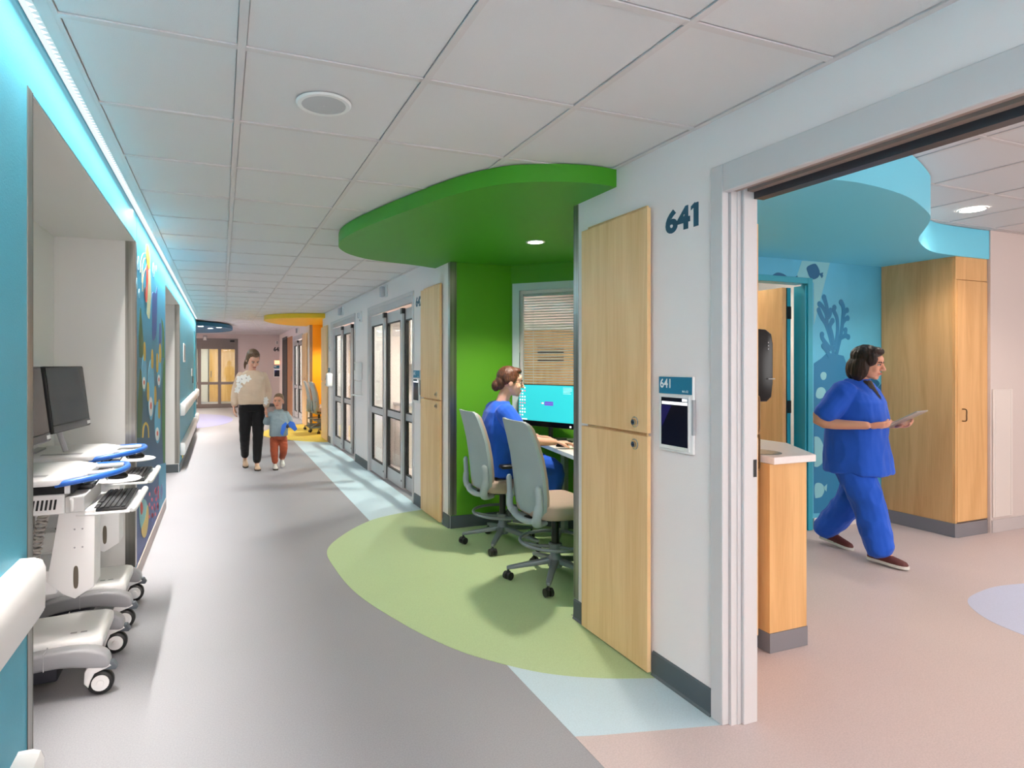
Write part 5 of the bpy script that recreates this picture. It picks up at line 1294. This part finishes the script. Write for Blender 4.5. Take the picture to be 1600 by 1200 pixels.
# ================================================================ WALL ART
def flat_shape(pts, x_or_y, m, parent, name, plane='X', off=.0):
    """outline in photo pixels laid on a wall plane as a thin raised sheet"""
    if plane == 'X': P = [onX(x, y, XL) for x, y in pts]; pl = [(p.y, p.z) for p in P]; return B().prism(pl, XL+x_or_y, XL+x_or_y+.0007, 'x').ob(name, m, parent, None)
    P = [onY(x, y, YM) for x, y in pts]; pl = [(p.x, p.z) for p in P]; return B().prism(pl, YM-x_or_y-.0007, YM-x_or_y, 'y').ob(name, m, parent, None)
def art(name, rgb): return mat(name, rgb, .5)
# ---- room mural: light shafts, reef, coral, fish on the blue wall
t = thing('wall_mural', 'two-tone blue coral reef mural on the patient room wall', 'mural')
A_lite = art('mural_pale', (132, 196, 206)); A_deep = art('mural_deep', (16, 98, 142)); A_mid = art('mural_mid', (22, 120, 166))
def roomart(pts, m, name, off): return flat_shape(pts, off, m, t, name, 'Y')
# crop coordinates of the study: 5.4545 per pixel from (1170,400)
def Z(pts): return [(1170+x/5.4545, 400+y/5.4545) for x, y in pts]
zt = [(450, 40), (690, 55), (552, 600), (552, 215), (420, 215)]
roomart(Z([(452, 40), (690, 58), (553, 590), (553, 232), (545, 222), (425, 216), (412, 160)]), A_lite, 'light_shaft', .0006)
roomart(Z(cr([(180, 197), (200, 165), (240, 142), (290, 152), (330, 180), (350, 202)], 5)), A_deep, 'fish', .0022)
roomart(Z([(365, 205), (412, 165), (418, 200), (440, 208)]), A_deep, 'fish_tail', .0022)
fb = roomart(Z(cr([(490, 105), (510, 82), (560, 66), (585, 90), (602, 135), (592, 178), (550, 200), (515, 178), (500, 140)], 4, True)), A_deep, 'fish', .0022)
roomart(Z([(596, 150), (632, 140), (628, 160), (632, 172), (620, 190)]), A_deep, 'fish_tail', .0022)
# lower reef mass
def Zb(pts): return [(1240+x/3.159, 520+y/3.159) for x, y in pts]
reef = [(1271.5, 568), (1283, 560), (1290, 553), (1300, 552), (1318, 556), (1330, 590), (1336, 640), (1340, 700), (1352, 760), (1383, 780), (1383, 799), (1271.5, 802)]
roomart(reef, A_mid, 'reef', .0010)
def coral(pts, w, off=.0018):
    P = [onY(x, y, YM) for x, y in Z(pts)]; c_ = cr([(p.x, p.z) for p in P], 4)
    L, Rr = [], []
    for i, q in enumerate(c_):
        a = np.array(c_[min(i+1, len(c_)-1)])-np.array(c_[max(i-1, 0)]); a = a/(np.linalg.norm(a)+1e-9); n_ = np.array((-a[1], a[0])); ww = w*(1+.35*(i/(len(c_)-1))**4)
        L.append(tuple(np.array(q)+n_*ww)); Rr.append(tuple(np.array(q)-n_*ww))
    tip = np.array(c_[-1]); cap = []
    a0 = math.atan2(*(np.array(L[-1])-tip)[::-1])
    cap = [tuple(tip+w*1.35*np.array((cos(a0-k*pi/6), sin(a0-k*pi/6)))) for k in range(1, 6)]
    B().prism(L+cap+Rr[::-1], YM-off, YM-off+.0007, 'y').ob('coral_branch', A_mid, t, None)
cn = 0
for q in [[(725, 850), (700, 720), (660, 590), (620, 520), (595, 462)], [(665, 600), (660, 500), (625, 430), (600, 410)], [(668, 540), (665, 440), (640, 352)], [(672, 530), (690, 500), (695, 465)],
          [(725, 760), (705, 660), (690, 600), (712, 552)], [(735, 800), (755, 640), (750, 530), (725, 470), (728, 440)], [(745, 840), (785, 660), (800, 540), (805, 440), (785, 395)], [(800, 520), (815, 480), (835, 462)],
          [(800, 570), (820, 540), (840, 530)], [(780, 700), (820, 680), (845, 690)], [(820, 685), (822, 650), (822, 632)], [(700, 800), (660, 750), (625, 700), (622, 670)], [(690, 860), (660, 800), (635, 768)]]:
    coral(q, .020, .0018+.00012*cn); cn += 1
roomart(Z(cr([(610, 1010), (625, 990), (650, 992), (660, 1015), (650, 1050), (625, 1056), (612, 1035)], 4, True)), A_lite, 'bubble', .0020)
roomart(Z(cr([(570, 1170), (585, 1130), (620, 1118), (650, 1140), (650, 1190), (610, 1215), (575, 1205)], 4, True)), A_lite, 'bubble', .0020)
roomart(cr([(1272, 682), (1280, 684), (1287, 700), (1286, 720), (1278, 729), (1272, 729)], 4), A_lite, 'bubble', .0020)
roomart(cr([(1273, 757), (1282, 755), (1288, 763), (1284, 775), (1276, 778), (1273, 776)], 4, True), A_lite, 'fish', .0020); roomart([(1286, 762), (1292, 756), (1291, 768)], A_lite, 'fish_tail', .0020)
roomart(cr([(1353, 600), (1360, 592), (1370, 594), (1374, 600), (1368, 606), (1358, 606)], 4, True), A_deep, 'leaf', .0022)
roomart(cr([(1366, 612), (1374, 602), (1379, 600), (1379, 620), (1379, 640), (1374, 632), (1368, 628)], 4), A_deep, 'leaf', .0022)
# ---- corridor mural between the two recesses
t2 = thing('wall_mural', 'colourful sea life mural on the corridor wall between the recesses', 'mural')
m = mat('sea_gradient', (60, 150, 190), .5); nt = m.node_tree
tc = nt.nodes.new('ShaderNodeTexCoord'); sx_ = nt.nodes.new('ShaderNodeSeparateXYZ'); mr = nt.nodes.new('ShaderNodeMapRange'); rp = nt.nodes.new('ShaderNodeValToRGB')
mr.inputs[1].default_value = 0; mr.inputs[2].default_value = 2.44
e = rp.color_ramp.elements; e[0].position = .04; e[0].color = (*lin((36, 60, 130)), 1); e[1].position = 1; e[1].color = (*lin((70, 184, 220)), 1)
for po, c_ in ((.25, (28, 84, 128)), (.42, (20, 92, 124)), (.62, (34, 128, 160)), (.8, (44, 156, 200))): q = e.new(po); q.color = (*lin(c_), 1)
nt.links.new(tc.outputs['Object'], sx_.inputs[0]); nt.links.new(sx_.outputs['Z'], mr.inputs[0]); nt.links.new(mr.outputs[0], rp.inputs[0]); nt.links.new(rp.outputs[0], nt.nodes['Principled BSDF'].inputs['Base Color'])
B().box(XL+.0003, XL+.0016, N1[1]+.072, N2[0]-.001, .106, CZ-.002).ob('ground', m, t2)
def W(pts): return [(200+x/5.714, 350+y/5.714) for x, y in pts]      # study crop from (200,350)
def W2(pts): return [(200+x/3.333, 540+y/3.333) for x, y in pts]     # study crop from (200,540)
def hall(pts, rgb, name, off): return flat_shape(pts, off, art('hall_%d_%d_%d' % rgb, rgb), t2, name, 'X')
YL, OR, RD, NV, KG, DG, CR_, SB = (240, 176, 60), (236, 120, 60), (206, 70, 52), (30, 82, 156), (56, 124, 60), (40, 92, 48), (196, 206, 170), (86, 178, 216)
hall(W([(165, 800), (180, 420), (196, 400), (205, 640), (190, 850), (176, 840)]), CR_, 'streamer', .0018)
hall(W(cr([(158, 200), (168, 182), (180, 205), (194, 320), (188, 400), (172, 385), (160, 300)], 4, True)), YL, 'jelly', .0026)
for q in [[(160, 260), (130, 262), (112, 320), (105, 430)], [(160, 300), (135, 315), (122, 400), (118, 520)], [(165, 380), (140, 420), (126, 500), (122, 600)]]:
    c_ = cr(q, 5); hall(W([(x, y) for x, y in c_]+[(x+5, y+4) for x, y in c_[::-1]]), (226, 206, 150), 'tentacle', .0030)
hall(W(cr([(160, 380), (172, 372), (176, 450), (172, 560), (166, 690), (152, 680), (158, 560)], 4, True)), RD, 'seahorse', .0034)
hall(W([(150, 560), (138, 590), (140, 640), (150, 690), (158, 640)]), (90, 50, 50), 'seahorse_fin', .0030)
hall(W(cr([(212, 640), (225, 606), (244, 620), (252, 560), (258, 600), (256, 800), (250, 960), (232, 1034), (214, 1020), (212, 850)], 3, True)), NV, 'whale', .0026)
hall(W([(98, 1190), (92, 1000), (104, 740), (112, 760), (128, 960), (136, 1100), (138, 1200)]), DG, 'kelp', .0022)
hall(W([(296, 840), (310, 880), (320, 960), (322, 1195), (304, 1195), (304, 960)]), KG, 'kelp', .0022)
hall(W([(276, 890), (290, 880), (294, 960), (292, 1110), (274, 1120)]), NV, 'sponge', .0024)
for x, y, r in [(90, 350, 9), (75, 530, 7), (98, 620, 6), (224, 410, 9), (250, 400, 4)]:
    for s_ in (0, 1):
        hall(W([(x+r*cos(a*pi/8), y+r*7*sin(a*pi/8)) for a in range(16)]) if not s_ else W([(x+r*.62*cos(a*pi/8), y+r*6.2*sin(a*pi/8)) for a in range(16)]), (214, 236, 244) if not s_ else (60, 166, 208), 'bubble', .0022+.0004*s_)
# lower half: kelp, hanging fish with white patches, coral and pebbles
hall(W2([(46, 480), (48, 300), (60, 120), (72, 140), (74, 320), (66, 480)]), DG, 'kelp', .0022)
hall(W2([(176, 420), (180, 100), (192, 60), (192, 620), (182, 610)]), KG, 'kelp', .0022)
for x, y, w_, h_ in [(82, 140, 13, 100), (118, 230, 17, 160), (160, 130, 11, 90), (152, 400, 16, 110)]:
    c_ = [(x+w_*cos(a*pi/10), y+h_*sin(a*pi/10)) for a in range(20)]
    hall(W2([(a, b_) for a, b_ in c_]), SB, 'fish', .0028)
    hall(W2([(x-2+w_*.62*cos(a*pi/8), y+h_*.55+h_*.32*sin(a*pi/8)) for a in range(16)]), (226, 232, 234), 'fish_patch', .0038)
    hall(W2([(x-2+w_*.25*cos(a*pi/6), y+h_*.52+h_*.12*sin(a*pi/6)) for a in range(12)]), RD, 'fish_mark', .0046)
for x, y in [(84, 30), (124, 70), (140, 260), (160, 330), (165, 40), (150, 90), (102, 240)]:
    hall(W2(cr([(x-4, y-40), (x+3, y-46), (x+6, y), (x+4, y+46), (x-5, y+40)], 3, True)), (196, 164, 52), 'coral', .0034)
hall(W2(cr([(70, 480), (76, 420), (90, 398), (104, 420), (108, 480)], 4)), (206, 176, 50), 'coral', .0034)
hall(W2(cr([(77, 480), (82, 428), (90, 412), (98, 430), (101, 480)], 4)), (30, 84, 110), 'coral_core', .0042)
hall(W2([(158, 700), (160, 620), (196, 610), (196, 800), (160, 870)]), (60, 150, 186), 'fish', .0026)
hall(W2(cr([(166, 750), (172, 720), (178, 750), (174, 800), (168, 795)], 3, True)), (26, 74, 140), 'fish_mark', .0034)
hall(W2(cr([(56, 820), (70, 800), (92, 810), (100, 880), (90, 960), (70, 970), (56, 900)], 4, True)), (120, 186, 190), 'turtle', .0034)
hall(W2(cr([(66, 960), (86, 900), (100, 830), (104, 900), (92, 985), (76, 1000)], 4, True)), (200, 170, 60), 'turtle_shell', .0042)
hall(W2(cr([(60, 830), (68, 815), (74, 850), (68, 880), (62, 870)], 3, True)), RD, 'turtle_mark', .0050)
random.seed(5)
for k in range(26):
    x = random.uniform(108, 158); y = random.uniform(740, 990-(x-60)*1.2)
    if y < 730: continue
    hall(W2([(x+4*cos(a*pi/4), y+11*sin(a*pi/4)) for a in range(8)]), random.choice([(204, 78, 110), (186, 60, 90), (60, 90, 160)]), 'pebble', .0030)
